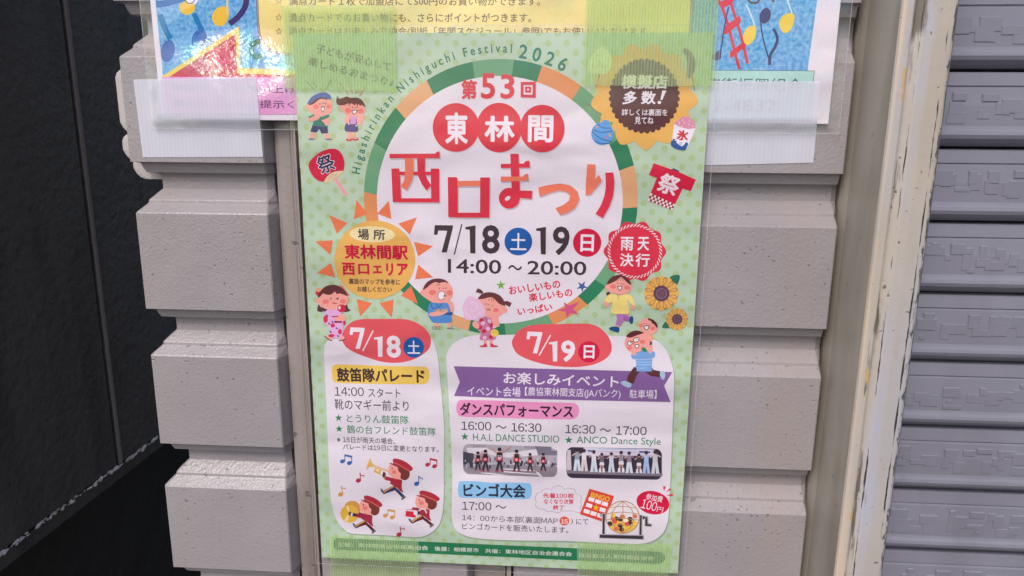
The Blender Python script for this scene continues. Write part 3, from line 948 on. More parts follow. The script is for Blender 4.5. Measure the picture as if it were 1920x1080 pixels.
A.text('楽しいもの', (430, 350), (918, 285), 98, RED, 0.03)
A.text('いっぱい', (304, 506), (690, 448), 88, RED, 0.03)
A.build(disc)
for pts_ in ('g', 'b', 'p'):
    A = Art('printed_star', post, 32); A.z(920, 500, 6)
    if pts_ == 'g': A.star(115, 208, 58, (116, 168, 62), 0.36, -4)
    elif pts_ == 'b': A.star(1028, 222, 72, (62, 92, 150), 0.34, 30)
    else: A.poly([(820,398),(885,435),(1000,395),(928,475),(990,540),(895,520),(855,575),(845,508),(755,490),(842,462)], (205, 82, 128))
    A.build(disc)

# place badge
A = Art('sun_badge', post, 40)
A.z(570, 370, 6)
for p in ([(592,28),(715,185),(560,242)], [(825,183),(955,38),(985,247)], [(285,200),(485,288),(370,408)], [(1060,295),(1270,225),(1190,418)], [(128,495),(325,482),(293,645)], [(1235,500),(1452,548),(1285,665)],
          [(145,850),(298,738),(355,900)], [(1285,757),(1455,900),(1250,922)], [(593,1143),(765,1190),(630,1340)], [(850,1192),(1010,1148),(985,1352)], [(1205,998),(1283,1198),(1092,1105)], [(395,978),(430,990),(520,1108),(480,1095)]):
    A.poly(p, RAY_)
A.ell(797, 701, 455, 441, SUNY, n=56)
A.ell(767, 415, 255, 91, (234, 216, 164), 2, n=36)
sun_b = A.build()
A = Art('badge_lettering', post, 60)
A.z(570, 370, 6)
A.text('場', (606, 416), (732, 418), 124, DK, 0.02); A.text('所', (780, 419), (914, 421), 118, DK, 0.02)
A.text('東林間駅', (455, 610), (1170, 620), 166, CRIM, 0.032)
A.text('西', (430, 804), (575, 806), 142, CRIM, 0.035); A.text('口', (610, 806), (735, 808), 118, CRIM, 0.035); A.text('エ', (775, 810), (880, 811), 84, CRIM, 0.045)
A.text('リ', (925, 810), (1005, 812), 140, CRIM, 0.045); A.text('ア', (1048, 810), (1172, 812), 134, CRIM, 0.045)
A.text('裏面のマップを参考に', (505, 942), (1082, 954), 66, (92, 66, 60), 0.015, res=2)
A.text('お越しください', (600, 1030), (990, 1036), 62, (92, 66, 60), 0.015, res=2)
A.build(sun_b)

# stalls badge (sunflower)
A = Art('sunflower_badge', post, 40)
A.z(0, 0, 1)
for k in range(13):
    a = math.radians(12 + 27.7*k); s_, c_ = math.sin(a), math.cos(a)
    pts = []
    for r, w_ in ((45, 24), (70, 25), (86, 19), (96, 9.5), (101, 0), (96, -9.5), (86, -19), (70, -25), (45, -24)):
        pts.append((1208 + r*s_ + w_*c_, 180 - r*c_ + w_*s_))
    A.blob(pts, SUNY, 3)
pts = []
for k in range(144):
    a = 2*math.pi*k/144; r = 63.0 + 4.0*abs(math.sin(a*18))
    pts.append((1208 + r*math.cos(a), 180 + 1.06*r*math.sin(a)))
A.poly(pts, (86, 42, 48))
fl_b = A.build()
A = Art('badge_lettering', post, 62)
A.z(1050, 60, 6)
A.text('模擬店', (690, 560), (1214, 562), 158, W2, 0.035)
A.text('多', (712, 738), (864, 740), 154, W2, 0.035, 0.15); A.text('数', (914, 738), (1078, 740), 150, W2, 0.03)
A.poly([(1150,660),(1196,658),(1150,765),(1128,762)], W2); A.ell(1117, 793, 20, 18, W2)
A.text('詳しくは裏面を', (694, 902), (1210, 906), 76, W2, 0.012, res=2)
A.text('見てね', (840, 995), (1052, 997), 82, W2, 0.015, res=2)
A.build(fl_b)

# rain-or-shine seal
A = Art('seal_badge', post, 40)
A.z(1100, 400, 8)
pts = []
for k in range(120):
    a = 2*math.pi*k/120; r = 444 + 26*math.cos(10*(a - math.radians(18)))
    pts.append((722 + r*math.sin(a), 570 - r*math.cos(a)*0.985))
A.poly(pts, (214, 46, 70))
for k in range(46):
    a = 2*math.pi*k/46; d = 0.055
    q = []
    for r, da in ((368, -d-0.03), (368, -d+0.03), (408, d+0.03), (408, d-0.03)):
        q.append((722 + r*math.sin(a+da), 568 - r*math.cos(a+da)))
    A.poly(q, (238, 214, 218))
seal = A.build()
A = Art('badge_lettering', post, 95)
A.z(1100, 400, 8)
A.text('雨', (508, 454), (700, 456), 204, W2, 0.022); A.text('天', (764, 455), (938, 457), 204, W2, 0.022)
A.text('決', (498, 697), (704, 699), 198, W2, 0.022); A.text('行', (730, 700), (946, 702), 200, W2, 0.022)
A.build(seal)

# ------------------------------------------------------------------ programme panels
SHP = (150, 168, 144)
A = Art('parade_panel', post, 27)
A.z(0, 0, 1)
pl = [(608,680),(608,655),(611,643),(622,637),(660,634),(760,632),(800,630),(812,640),(820,665),(824,700),(829,750),(833,810),(832,870),(832,930),(828,970),(818,990),(800,1003),(778,1007),(720,1003),(660,1000),(645,992),(633,978),(624,955),(619,920),(616,860),(613,780),(610,720)]
A.blob([(x+1.5, y+2.5) for x, y in pl], SHP, 4); A.blob(pl, WHITE, 4)
parade = A.build()
A = Art('event_panel', post, 29)
pr = [(838,690),(837,668),(842,654),(853,642),(876,631),(910,628),(1000,628),(1100,629),(1160,630),(1205,632),(1230,638),(1248,655),(1259,680),(1264,710),(1262,770),(1259,850),(1256,920),(1253,970),(1247,992),(1236,1006),(1218,1016),(1190,1020),(1136,1018),(1060,1014),(965,1013),(895,1009),(865,1001),(852,989),(847,965),(848,900),(846,830),(842,760)]
A.blob([(x+2, y+3) for x, y in pr], SHP, 4); A.blob(pr, WHITE, 4)
event = A.build()

A = Art('date_bubble', post, 32)
A.z(570, 520, 6)
A.blob([(430,690),(438,620),(480,550),(550,495),(650,470),(800,467),(950,467),(1120,470),(1240,498),(1350,565),(1415,650),(1428,730),(1400,810),(1310,885),(1180,940),(1030,962),(880,950),(740,910),(600,858),(500,805),(448,750)], COR)
A.figure('7', 514, 682, 562, 802, W2, 0.02); A.line([(662, 828), (778, 598)], 14, W2)
A.figure('1', 788, 884, 664, 894, W2); A.text('8', (928, 778), (1090, 782), 250, W2, 0.03)
A.ell(1235, 787, 117, 117, BLU, n=36); A.text('土', (1164, 784), (1306, 787), 146, W2, 0.01)
A.build(parade)
A = Art('date_bubble', post, 32)
A.z(920, 500, 6)
A.blob([(240,870),(256,800),(320,715),(430,665),(560,648),(750,645),(950,640),(1120,645),(1230,690),(1320,780),(1362,890),(1345,980),(1280,1045),(1160,1100),(1010,1126),(850,1128),(700,1115),(550,1085),(400,1035),(290,970)], COR)
A.figure('7', 404, 580, 730, 972, W2, 0.02); A.line([(544, 1000), (674, 768)], 14, W2)
A.figure('1', 655, 750, 838, 1066, W2); A.text('9', (792, 948), (950, 952), 242, W2, 0.03)
A.ell(1105, 958, 121, 119, CRIM, n=36); A.text('日', (1046, 958), (1168, 960), 150, W2, 0.025)
A.build(event)

A = Art('heading_label', post, 32)
A.z(600, 670, 7.385)
A.blob([(165,180),(180,115),(250,97),(500,103),(900,118),(1300,125),(1440,128),(1500,165),(1512,240),(1505,320),(1450,368),(1300,372),(900,370),(500,362),(250,352),(185,325),(168,260)], (232, 194, 92))
A.text('鼓笛隊パレード', (234, 238), (1450, 262), 196, (66, 44, 44), 0.035)
A.build(parade)
A = Art('programme_lettering', post, 32)
A.z(600, 670, 7.385)
A.text('#14:00', (202, 470), (608, 478), 122, TXT, 0.004); A.text('スタート', (668, 488), (1114, 496), 126, TXT, 0.004)
A.text('靴のマギー前より', (205, 646), (1228, 672), 148, TXT, 0.004)
A.star(258, 838, 54, GTX, 0.40); A.text('とうりん鼓笛隊', (370, 842), (1228, 866), 116, GTX, 0.004)
A.star(265, 990, 54, GTX, 0.40); A.text('鶴の台フレンド鼓笛隊', (372, 992), (1606, 1030), 116, GTX, 0.004)
A.z(600, 780, 7.385)
A.text('#※18日が雨天の場合、', (236, 322), (1040, 348), 86, TXT, 0.006, res=2)
A.text('#パレードは19日に変更となります。', (318, 424), (1642, 462), 84, TXT, 0.006, res=2)
A.build(parade)

# marching band
def note2(A, h1, h2, s1, s2, t1, t2, c):
    A.ell(h1[0], h1[1], 34, 27, c, -20); A.ell(h2[0], h2[1], 34, 27, c, -20)
    A.line([(s1, h1[1]), (s1, t1)], 12, c); A.line([(s2, h2[1]), (s2, t2)], 12, c)
    A.poly([(s1-6, t1-6), (s2+6, t2-6), (s2+6, t2+22), (s1-6, t1+22)], c)
def note1(A, h, top, flag, c):
    A.ell(h[0], h[1], 37, 30, c, -20)
    A.line([(h[0]+31, h[1]-8), top], 12, c)
    A.line([top, (top[0]+14, top[1]+32), (flag[0]-4, flag[1]-20), flag], 13, c)
BL2, RD2, TN2 = (52, 96, 168), (178, 44, 66), (206, 146, 80)
for k, (kind, arg) in enumerate([(2, ((312,184),(408,207),345,440,90,112,BL2)), (2, ((1490,230),(1585,252),1526,1618,142,164,RD2)), (2, ((905,936),(1000,960),940,1036,850,866,TN2)),
                                 (1, ((532,450),(553,345),(608,400),RD2)), (1, ((1338,494),(1366,382),(1420,436),BL2)), (1, ((287,642),(292,525),(350,574),TN2)), (1, ((1095,1198),(1109,1088),(1170,1135),RD2))]):
    A = Art('music_note', post, 36); A.z(600, 840, 7.385)
    (note2 if kind == 2 else note1)(A, *arg)
    A.build(parade)
def band_kid(kind, f):
    A = Art('printed_child', post, 36); A.z(600, 840, 7.385)
    g = lambda pts: [f(p) for p in pts]
    RDU, MR, NV, GY = (172, 42, 62), (98, 36, 42), (56, 62, 104), (104, 94, 108)
    gold = (226, 172, 92)
    if kind == 'cymbals':
        A.ell(450, 835, 115, 105, (212, 148, 74), 15); 
    A.poly(g([(1000,560),(1050,548),(1095,585),(1150,640),(1172,662),(1140,690),(1080,628),(1030,580)]), NV if kind == 'trumpet' else MR)
    A.poly(g([(1120,718),(1135,682),(1178,662),(1192,680),(1150,715)]), GY)
    A.poly(g([(1025,512),(1052,545),(1048,582),(960,610),(888,640),(868,598)]), MR)
    if kind == 'trumpet': A.poly(g([(1030,545),(1052,550),(1048,584),(960,612),(895,638),(885,620)]), NV)
    A.line(g([(1028,526),(950,568),(885,610)]), 15, (226, 168, 96))
    A.poly(g([(836,562),(858,558),(898,632),(884,642),(848,604)]), GY)
    A.blob(g([(900,395),(930,392),(1010,415),(1080,425),(1135,440),(1134,500),(1135,560),(1152,612),(1115,598),(1060,545),(1005,512),(970,492),(978,462),(930,448),(888,428)]), RDU, 3)
    A.blob(g([(950,265),(968,228),(1020,235),(1090,280),(1100,325),(1128,348),(1124,382),(1140,436),(1090,432),(1030,420),(965,382),(944,340),(940,312),(950,300)]), SKIN, 4)
    A.blob(g([(1080,262),(1160,290),(1236,325),(1243,370),(1226,415),(1180,444),(1135,432),(1112,402),(1122,362),(1108,338),(1092,325)]), (122, 52, 46), 4)
    A.ell(*f((1028,332)), 34, 29, CHK); A.ell(*f((1000,282)), 8, 12, (70, 50, 50))
    A.blob(g([(1010,185),(1008,160),(1030,144),(1070,146),(1150,172),(1220,212),(1275,262),(1286,292),(1268,312),(1240,322),(1232,332),(1120,272),(1030,236)]), RDU, 4)
    A.poly(g([(953,207),(985,205),(1024,216),(1100,250),(1095,272),(1020,240)]), (150, 38, 58))
    A.line(g([(1020,200),(1110,240),(1236,312)]), 8, (214, 130, 84))
    if kind == 'trumpet':
        A.poly([(697,135),(712,190),(755,238),(735,262),(690,258),(640,308),(650,250),(672,190)], gold)
        A.line([(725,240),(800,265),(880,292),(945,318)], 18, gold, False)
        A.poly([(760,268),(850,298),(870,315),(850,372),(745,332)], gold); A.ell(798, 306, 26, 14, (236, 216, 190), 18)
        A.ell(866, 340, 28, 26, (232, 220, 224)); A.poly([(880,318),(912,350),(896,428),(860,385)], (92, 34, 40)); A.line([(915,360),(893,428)], 8, (222, 160, 96), False)
    elif kind == 'cymbals':
        A.ell(410, 910, 128, 122, (230, 182, 70), 20, n=36); A.ring(410, 910, 104, 98, 6, (214, 156, 54), 20)
        A.poly([(402,900),(340,1000),(382,1012),(408,915)], (240, 222, 176)); A.poly([(402,890),(362,812),(392,802),(410,880)], (240, 222, 176))
        A.ell(415, 905, 30, 30, (202, 146, 66))
        A.poly([(400,885),(430,890),(430,935),(408,930)], (40, 40, 64)); A.poly([(428,900),(462,905),(458,938),(428,938)], (232, 222, 226)); A.poly([(460,898),(500,905),(498,950),(448,940)], (40, 44, 70))
        A.poly([(498,905),(640,912),(720,960),(560,968),(498,950)], (160, 38, 68))
    else:
        A.poly([(1190,862),(1340,878),(1322,968),(1182,948)], (208, 40, 64)); A.poly([(1195,845),(1345,862),(1340,884),(1190,868)], (226, 206, 214)); A.line([(1195,846),(1345,863)], 5, (150,110,130), False)
        A.line([(1186,950),(1322,970)], 8, (240, 228, 232), False)
        A.line([(1280,820),(1300,866)], 6, (160, 130, 130), False); A.line([(1336,815),(1390,866)], 7, (120, 90, 90), False)
        A.ell(1326, 898, 32, 30, (232, 220, 228)); A.poly([(1350,885),(1385,870),(1385,905),(1352,935)], (40, 48, 80))
        A.line([(1368,868),(1410,842),(1450,850),(1478,900)], 18, (228, 212, 216))
    A.build(parade)
band_kid('trumpet', lambda p: p)
band_kid('cymbals', lambda p: (560 + (p[0]-955)*0.918 , 715 + (p[1]-207)*0.918))
band_kid('drum', lambda p: (1326 + (p[0]-955)*0.995 + (p[1]-207)*0.045, 652 + (p[1]-207)*0.90 - (p[0]-955)*0.06))

# event panel
A = Art('banner', post, 32)
A.z(830, 590, 4.3545)
A.poly([(90,420),(500,432),(1100,448),(1876,468),(1808,580),(1862,714),(1100,698),(500,682),(92,664),(140,550)], PUR)
A.text('お楽しみイベント', (496, 514), (1438, 548), 98, W2, 0.016)
A.text('イベント会場', (202, 622), (636, 632), 78, W2, 0.004, res=2)
A.text('【農協東林間支店(JAバンク)　駐車場】', (672, 630), (1746, 656), 82, W2, 0.003, res=2)
A.build(event)
A = Art('heading_label', post, 32)
A.z(830, 590, 4.3545)
A.blob([(113,745),(125,708),(170,696),(400,700),(700,712),(1000,718),(1080,725),(1112,760),(1110,810),(1080,848),(1000,855),(700,850),(400,840),(160,832),(122,805),(112,775)], (230, 146, 190))
A.text('ダンスパフォーマンス', (140, 768), (1066, 790), 108, (60, 30, 46), 0.03)
A.build(event)
A = Art('heading_label', post, 32)
A.z(840, 890, 8)
A.blob([(150,190),(165,115),(220,95),(420,98),(650,118),(900,116),(1150,122),(1230,135),(1255,190),(1256,290),(1220,355),(1130,368),(900,362),(600,350),(350,348),(200,345),(160,310),(148,250)], (142, 192, 230))
A.text('ビンゴ大会', (232, 230), (1164, 246), 206, (44, 46, 66), 0.032)
A.build(event)
A = Art('programme_lettering', post, 32)
A.z(840, 780, 8.709)
A.text('#16:00', (216, 156), (708, 166), 142, TXT, 0.006); A.text('～', (776, 176), (956, 180), 56, TXT, 0.008); A.text('#16:30', (1032, 182), (1526, 192), 142, TXT, 0.006)
A.star(276, 336, 66, GTX, 0.40)
A.text('H.A.L DANCE STUDIO', (408, 342), (1816, 378), 118, GTX, 0.0)
A.build(event)
A = Art('programme_lettering', post, 32)
A.z(1040, 780, 8.709)
A.text('#16:30', (172, 210), (668, 220), 142, TXT, 0.006); A.text('～', (738, 226), (920, 230), 56, TXT, 0.008); A.text('#17:00', (1000, 234), (1502, 244), 142, TXT, 0.006)
A.star(230, 392, 68, GTX, 0.40)
A.text('ANCO Dance Style', (356, 402), (1732, 432), 150, GTX, 0.002)
A.build(event)
A = Art('programme_lettering', post, 32)
A.z(840, 890, 8)
A.text('#17:00', (212, 464), (652, 476), 124, TXT, 0.004); A.text('～', (712, 480), (872, 484), 50, TXT, 0.006)
A.text('#14：00から本部(裏面MAP', (212, 640), (1648, 694), 100, TXT, 0.003, res=2)
A.ell(1745, 693, 74, 68, (226, 92, 70)); A.text('#15', (1696, 697), (1798, 701), 66, W2, 0.02)
A.text(')', (1842, 700), (1872, 702), 90, TXT, 0.003); A.text('にて', (1922, 700), (2102, 706), 84, TXT, 0.003, res=2)
A.text('ビンゴカードを販売いたします。', (214, 768), (1806, 830), 100, TXT, 0.003, res=2)
A.build(event)

# two small group pictures
random.seed(11)
def rrect(x0, y0, x1, y1, r, sk=0.0, n=5):
    pts = []
    for cx, cy, a in ((x1-r, y0+r, -90), (x1-r, y1-r, 0), (x0+r, y1-r, 90), (x0+r, y0+r, 180)):
        for k in range(n+1):
            t = math.radians(a + 90*k/n); px, py = cx + r*math.cos(t), cy + r*math.sin(t)
            pts.append((px, py + sk*(px-x0)))
    return pts
A = Art('stage_picture', post, 32); A.z(840, 780, 8.709)
A.poly(rrect(246, 452, 1784, 948, 95, 0.034), (176, 168, 178))
A.poly([(246,800),(800,790),(1784,830),(1784,900),(1740,990),(1650,996),(1000,974),(330,942),(260,880)], (140, 130, 138))
A.poly([(620,440),(1690,480),(1690,520),(1784,560),(1784,480),(1640,440)], WHITE)
A.poly([(300,520),(620,516),(700,560),(1000,600),(1450,540),(1460,640),(1000,680),(330,610)], (226, 218, 226))
A.poly([(246,575),(340,600),(420,610),(420,790),(246,792)], (78, 74, 84)); A.poly([(440,620),(760,640),(760,790),(450,800)], (196, 190, 202))
A.poly([(400,470),(612,462),(618,512),(410,512)], (160, 148, 158)); A.poly([(1240,486),(1420,490),(1690,500),(1690,560),(1250,528)], (158, 148, 158)); A.poly([(1420,492),(1690,500),(1690,562),(1784,568),(1784,640),(1480,640)], (122, 116, 132))
for q in range(90):
    x = random.choice((random.uniform(900, 1770), random.uniform(250, 760))); y = random.uniform(660, 800)
    A.poly([(x, y), (x+random.uniform(8,34), y+4), (x+random.uniform(8,34), y+random.uniform(30,70)), (x-3, y+random.uniform(30,70))], random.choice([(70,66,80),(104,98,112),(206,200,212),(58,54,66),(150,144,156)]))
for q in ([(520,918),(700,925),(980,968),(900,966),(560,930)], [(880,850),(1400,880),(1420,895),(890,866)], [(900,895),(1460,940),(1480,955),(905,912)], [(1430,900),(1480,915),(1550,992),(1500,992)]):
    A.poly(q, (226, 218, 226))
def dancer(x, y, s, arms, red=True):
    jr = (196, 56, 74); bk = (52, 40, 50)
    for sg in (-1, 1):
        A.poly([(x+sg*8*s-14*s, y+150*s), (x+sg*8*s+18*s, y+150*s), (x+sg*42*s+16*s, y+300*s), (x+sg*42*s-16*s, y+300*s)], bk)
        A.ell(x+sg*44*s, y+306*s, 26*s, 11*s, (160, 48, 66))
    A.poly([(x-42*s, y+20*s), (x+42*s, y+20*s), (x+50*s, y+165*s), (x-48*s, y+165*s)], bk)
    A.poly([(x-42*s, y+85*s), (x+42*s, y+85*s), (x+48*s, y+150*s), (x-46*s, y+150*s)], jr)
    A.poly([(x-20*s, y+95*s), (x+20*s, y+100*s), (x+14*s, y+135*s), (x-22*s, y+130*s)], (222, 176, 184))
    for ax, ay in arms: A.line([(x + (38 if ax > 0 else -38)*s, y+32*s), (x+ax*s, y+ay*s)], 20*s, (206, 150, 146), False)
    A.ell(x, y-14*s, 30*s, 36*s, (204, 152, 146)); A.ell(x, y-24*s, 30*s, 28*s, (44, 34, 42))
dancer(1555, 640, 0.80, [(-60,80),(70,70)]); dancer(1340, 640, 0.82, [(-50,90),(80,110)]); dancer(490, 615, 0.84, [(-60,120),(90,-50)]); dancer(612, 590, 0.96, [(-90,120),(70,90)])
dancer(1120, 592, 0.98, [(-60,110),(70,60)]); dancer(842, 562, 1.08, [(-160,-60),(170,-70)])
A.text('23', (808, 658), (878, 660), 52, (236, 214, 218), 0.01)
A.build(event)
A = Art('stage_picture', post, 32); A.z(1040, 780, 8.709)
A.poly(rrect(192, 505, 1750, 1010, 100, 0.020), (56, 46, 62))
A.poly([(470,512),(1640,545),(1640,650),(480,640)], (208, 202, 220)); A.poly([(540,555),(640,560),(640,585),(545,582)], (70, 76, 130)); A.poly([(1380,570),(1560,578),(1560,604),(1380,598)], (74, 84, 140))
for y0 in (530, 572): A.poly([(700,y0),(1340,y0+14),(1340,y0+24),(700,y0+9)], (150, 170, 210) if y0 == 530 else (200, 150, 180))
A.poly([(480,640),(1650,655),(1650,668),(480,654)], (130, 60, 76))
A.poly([(192,880),(1760,935),(1758,985),(196,935)], (128, 116, 128))
A.poly([(205,555),(262,550),(275,880),(196,882)], (206, 190, 194))
CRM = (222, 214, 220)
def girl(x, y, h, top, legs, skirt=False, lean=0):
    s = h / 340.0
    for sg in (-1, 1):
        if skirt:
            A.poly([(x+sg*16*s-14*s+lean, y+190*s), (x+sg*16*s+14*s+lean, y+190*s), (x+sg*30*s+12*s, y+280*s), (x+sg*30*s-14*s, y+280*s)], (206, 160, 150))
            A.poly([(x+sg*32*s-20*s, y+260*s), (x+sg*32*s+20*s, y+260*s), (x+sg*36*s+24*s, y+338*s), (x+sg*36*s-24*s, y+338*s)], legs)
        else:
            A.poly([(x+sg*14*s-22*s+lean, y+130*s), (x+sg*14*s+22*s+lean, y+130*s), (x+sg*38*s+28*s, y+338*s), (x+sg*38*s-24*s, y+338*s)], legs)
    A.poly([(x-40*s+lean, y+35*s), (x+40*s+lean, y+35*s), (x+36*s+lean, y+150*s), (x-38*s+lean, y+150*s)], top)
    if skirt: A.poly([(x-38*s+lean, y+140*s), (x+38*s+lean, y+140*s), (x+48*s+lean, y+200*s), (x-48*s+lean, y+200*s)], CRM)
    A.line([(x-36*s+lean, y+45*s), (x-80*s+lean, y+85*s)], 18*s, (214, 176, 168), False); A.line([(x+36*s+lean, y+45*s), (x+84*s+lean, y+70*s)], 18*s, top, False)
    A.ell(x+lean, y+4*s, 26*s, 34*s, (204, 156, 148)); A.ell(x+lean, y-8*s, 31*s, 30*s, (64, 44, 52))
for a in ((365,565,330,(148,154,172),(206,214,226)), (480,570,330,CRM,(216,200,200)), (640,590,325,CRM,(208,214,224)), (770,630,290,(118,98,108),CRM,True), (925,620,300,(206,204,218),(200,206,218)), (1085,600,320,(150,140,150),CRM,True),
          (1215,610,320,(150,128,146),(208,212,222)), (1375,640,290,(70,60,72),CRM,True), (1495,600,335,(170,188,226),(166,184,222)), (1640,590,350,(200,196,204),(208,206,214))):
    girl(*a)
A.build(event)

# bingo corner
A = Art('speech_cloud', post, 32); A.z(990, 890, 6.836)
cl = [(98,270),(120,232),(170,225),(190,190),(250,178),(300,188),(330,150),(390,140),(440,152),(460,180),(520,170),(580,182),(615,215),(620,245),(670,262),(688,300),(675,345),(690,390),(668,430),(680,460),(700,472),(640,486),(560,465),(500,468),(440,465),(400,488),(340,480),(300,470),(250,475),(200,445),(130,435),(95,390),(105,345),(90,310)]
A.blob(cl, (124, 112, 120), 4)
cxm, cym = 390, 310
A.blob([(cxm+(x-cxm)*0.985, cym+(y-cym)*0.972) for x, y in cl], WHITE, 4)
A.text('#先着100枚', (192, 266), (590, 270), 66, CRIM, 0.022, res=2); A.text('なくなり次第', (204, 342), (584, 346), 66, CRIM, 0.022, res=2); A.text('終了', (322, 418), (462, 420), 62, CRIM, 0.022, res=2)
A.build(event)
A = Art('bingo_card', post, 42); A.z(990, 890, 6.836)
A.poly([(788,178),(1104,272),(985,612),(664,505)], (216, 70, 54))
A.text('BINGO', (806, 250), (1046, 320), 66, (240, 190, 60), 0.025)
for r in range(3):
    for c in range(3):
        bx, by = 815 + c*86 - r*30, 316 + c*28 + r*76
        if (r, c) == (1, 1): A.star(870, 422, 48, (244, 178, 40), 0.42, 8); continue
        A.poly([(bx-32, by-34), (bx+42, by-12), (bx+28, by+36), (bx-46, by+14)], (238, 228, 232))
A.build(event)
A = Art('bingo_cage', post, 58); A.z(990, 890, 6.836)
GYC = (170, 164, 172); BK = (58, 48, 54)
A.poly([(912,756),(1488,772),(1484,832),(912,814)], GYC)
A.poly([(950,490),(992,492),(990,762),(946,760)], GYC); A.poly([(1428,510),(1468,512),(1464,776),(1420,774)], GYC)
A.poly([(920,768),(1476,784),(1472,824),(920,806)], BK); A.poly([(960,498),(984,500),(980,758),(955,757)], BK); A.poly([(1436,520),(1458,521),(1452,770),(1428,769)], BK)
A.poly([(920,500),(952,505),(950,545),(920,540)], GYC); A.poly([(1468,530),(1500,525),(1502,560),(1470,575)], BK); A.poly([(1495,530),(1540,532),(1542,620),(1588,625),(1586,668),(1492,660)], GYC); A.poly([(1504,540),(1530,541),(1530,632),(1578,636),(1577,658),(1503,654)], BK)
A.ell(1210, 548, 205, 200, (226, 218, 222), n=40)
A.ell(1212, 600, 195, 146, (232, 190, 74), n=30, a0=0, a1=180); A.ell(1212, 604, 170, 60, (232, 190, 74))
for x, y, c in ((1050,625,BK),(1130,560,BK),(1180,570,BK),(1310,565,BK),(1180,650,BK),(1200,700,BK),(1310,620,BK),(1090,560,(222,82,64)),(1110,600,(222,82,64)),(1212,535,(216,110,80)),(1370,530,(216,110,80)),(1270,630,(216,60,58)),(1130,690,(222,96,70)),(1250,580,(236,220,200)),(1350,650,(240,200,90)),(1090,520,(240,196,84))):
    A.ell(x, y, 34, 28, c, 20, n=14)
WIRE = (186, 140, 98)
A.ring(1212, 542, 214, 206, 11, WIRE, n=44)
A.line([(1216,338),(1214,745)], 10, WIRE, False)
for s_ in (-1, 1):
    A.line([(1214,338),(1214+s_*110,440),(1214+s_*140,545),(1214+s_*110,660),(1214,745)], 10, WIRE)
for yy, w_ in ((415,170),(490,206),(570,214),(650,180)):
    A.line([(1212-w_, yy+8),(1212-w_*0.5, yy-6),(1212, yy-12),(1212+w_*0.5, yy-4),(1212+w_, yy+10)], 9, WIRE)
A.build(event)
A = Art('price_badge', post, 60); A.z(990, 890, 6.836)
A.ell(1600, 357, 212, 148, CRIM, 12, n=44)
A.text('参加費', (1512, 274), (1724, 318), 80, W2, 0.006, res=2)
A.text('#100', (1458, 366), (1648, 412), 118, W2, 0.0); A.text('円', (1654, 440), (1730, 452), 66, W2, -0.002)
for p in ([(1728,145),(1768,146),(1742,215)], [(1815,170),(1840,190),(1768,222)], [(1772,262),(1856,240),(1855,275)]): A.poly(p, (222, 52, 74))
A.build(event)

# organisers' bar at the foot
A = Art('organiser_bar', post, 10); A.z(590, 980, 5.3333)
bar = [(195,160),(1045,190),(1920,225),(2600,253),(3400,282)]
A.poly([(212,154),(1040,187),(1920,226),(2620,256),(3438,290),(3475,300),(3502,330),(3506,360),(3490,390),(3450,414),(2620,379),(1920,344),(1040,305),(225,270),(195,252),(186,222),(190,180)], (34, 118, 76))
A.text('主催：東林間商店街振興組合', (225, 216), (1136, 254), 44, (222, 224, 214), 0.008, res=2)
A.text('後援：相模原市', (1200, 258), (1642, 276), 44, (222, 224, 214), 0.008, res=2)
A.text('共催：東林地区自治会連合会', (1706, 280), (2572, 314), 44, (222, 224, 214), 0.008, res=2)
A.text('自治会法人東林間自治会', (2644, 324), (3392, 356), 44, (222, 224, 214), 0.008, res=2)
A.build()

# ------------------------------------------------------------------ small printed figures
TEAL = (40, 122, 106); LINE = (86, 56, 62)
def face(A, eyes, nose, mouth, cheeks, r=7, open_=True, mw=20, mh=26, rot=0, closed=False):
    for c in cheeks: A.ell(c[0], c[1], c[2], c[3], CHK)
    for e in eyes:
        if closed: A.line([(e[0]-r*2.0, e[1]+r*0.5), (e[0], e[1]-r*0.5), (e[0]+r*2.0, e[1]+r*0.5)], r*0.8, LINE)
        else: A.ell(e[0], e[1], r*0.8, r*1.2, LINE)
    if nose: A.line([(nose[0]-r, nose[1]), (nose[0]+r*0.4, nose[1]-r), (nose[0]+r, nose[1]+r*0.3)], r*0.8, LINE)
    if open_:
        x, y = mouth
        A.blob([(x-mw, y-mh*0.8), (x+mw, y-mh*0.9), (x+mw*0.8, y+mh*0.3), (x, y+mh), (x-mw*0.7, y+mh*0.5)], LINE, 4)
        A.blob([(x-mw*0.68, y-mh*0.55), (x+mw*0.68, y-mh*0.62), (x+mw*0.5, y+mh*0.2), (x, y+mh*0.68), (x-mw*0.45, y+mh*0.35)], (238, 228, 232), 4)

# calling boy and girl
A = Art('printed_child', post, 30); A.z(550, 150, 6)
A.poly([(195,592),(242,594),(236,662),(186,664)], SKIN); A.poly([(350,600),(388,598),(422,660),(362,664)], SKIN)
A.ell(206, 666, 38, 10, (112, 112, 150)); A.ell(400, 668, 42, 9, (112, 112, 150))
A.blob([(200,430),(240,400),(300,415),(350,405),(400,390),(405,412),(370,445),(372,480),(386,532),(300,540),(214,530),(228,470)], TEAL, 3)
A.poly([(214,514),(386,530),(392,598),(318,602),(290,548),(262,592),(192,580)], NAVY)
A.blob([(168,432),(215,415),(245,360),(285,370),(295,430),(230,462),(180,465)], SKIN, 4); A.blob([(318,455),(360,440),(398,425),(412,490),(370,512),(345,480)], SKIN, 4)
A.poly([(165,415),(232,384),(238,400),(180,424)], TEAL)
A.blob([(140,295),(160,275),(200,230),(280,205),(370,205),(425,240),(442,300),(430,355),(375,392),(310,402),(225,375),(160,330)], SKIN)
A.blob([(172,275),(215,225),(300,195),(380,205),(375,222),(320,212),(285,225),(240,262),(200,280)], HAIR, 4)
A.blob([(160,272),(178,225),(220,180),(290,148),(360,142),(412,168),(428,212),(400,216),(340,192),(265,208),(215,245)], (74, 98, 164))
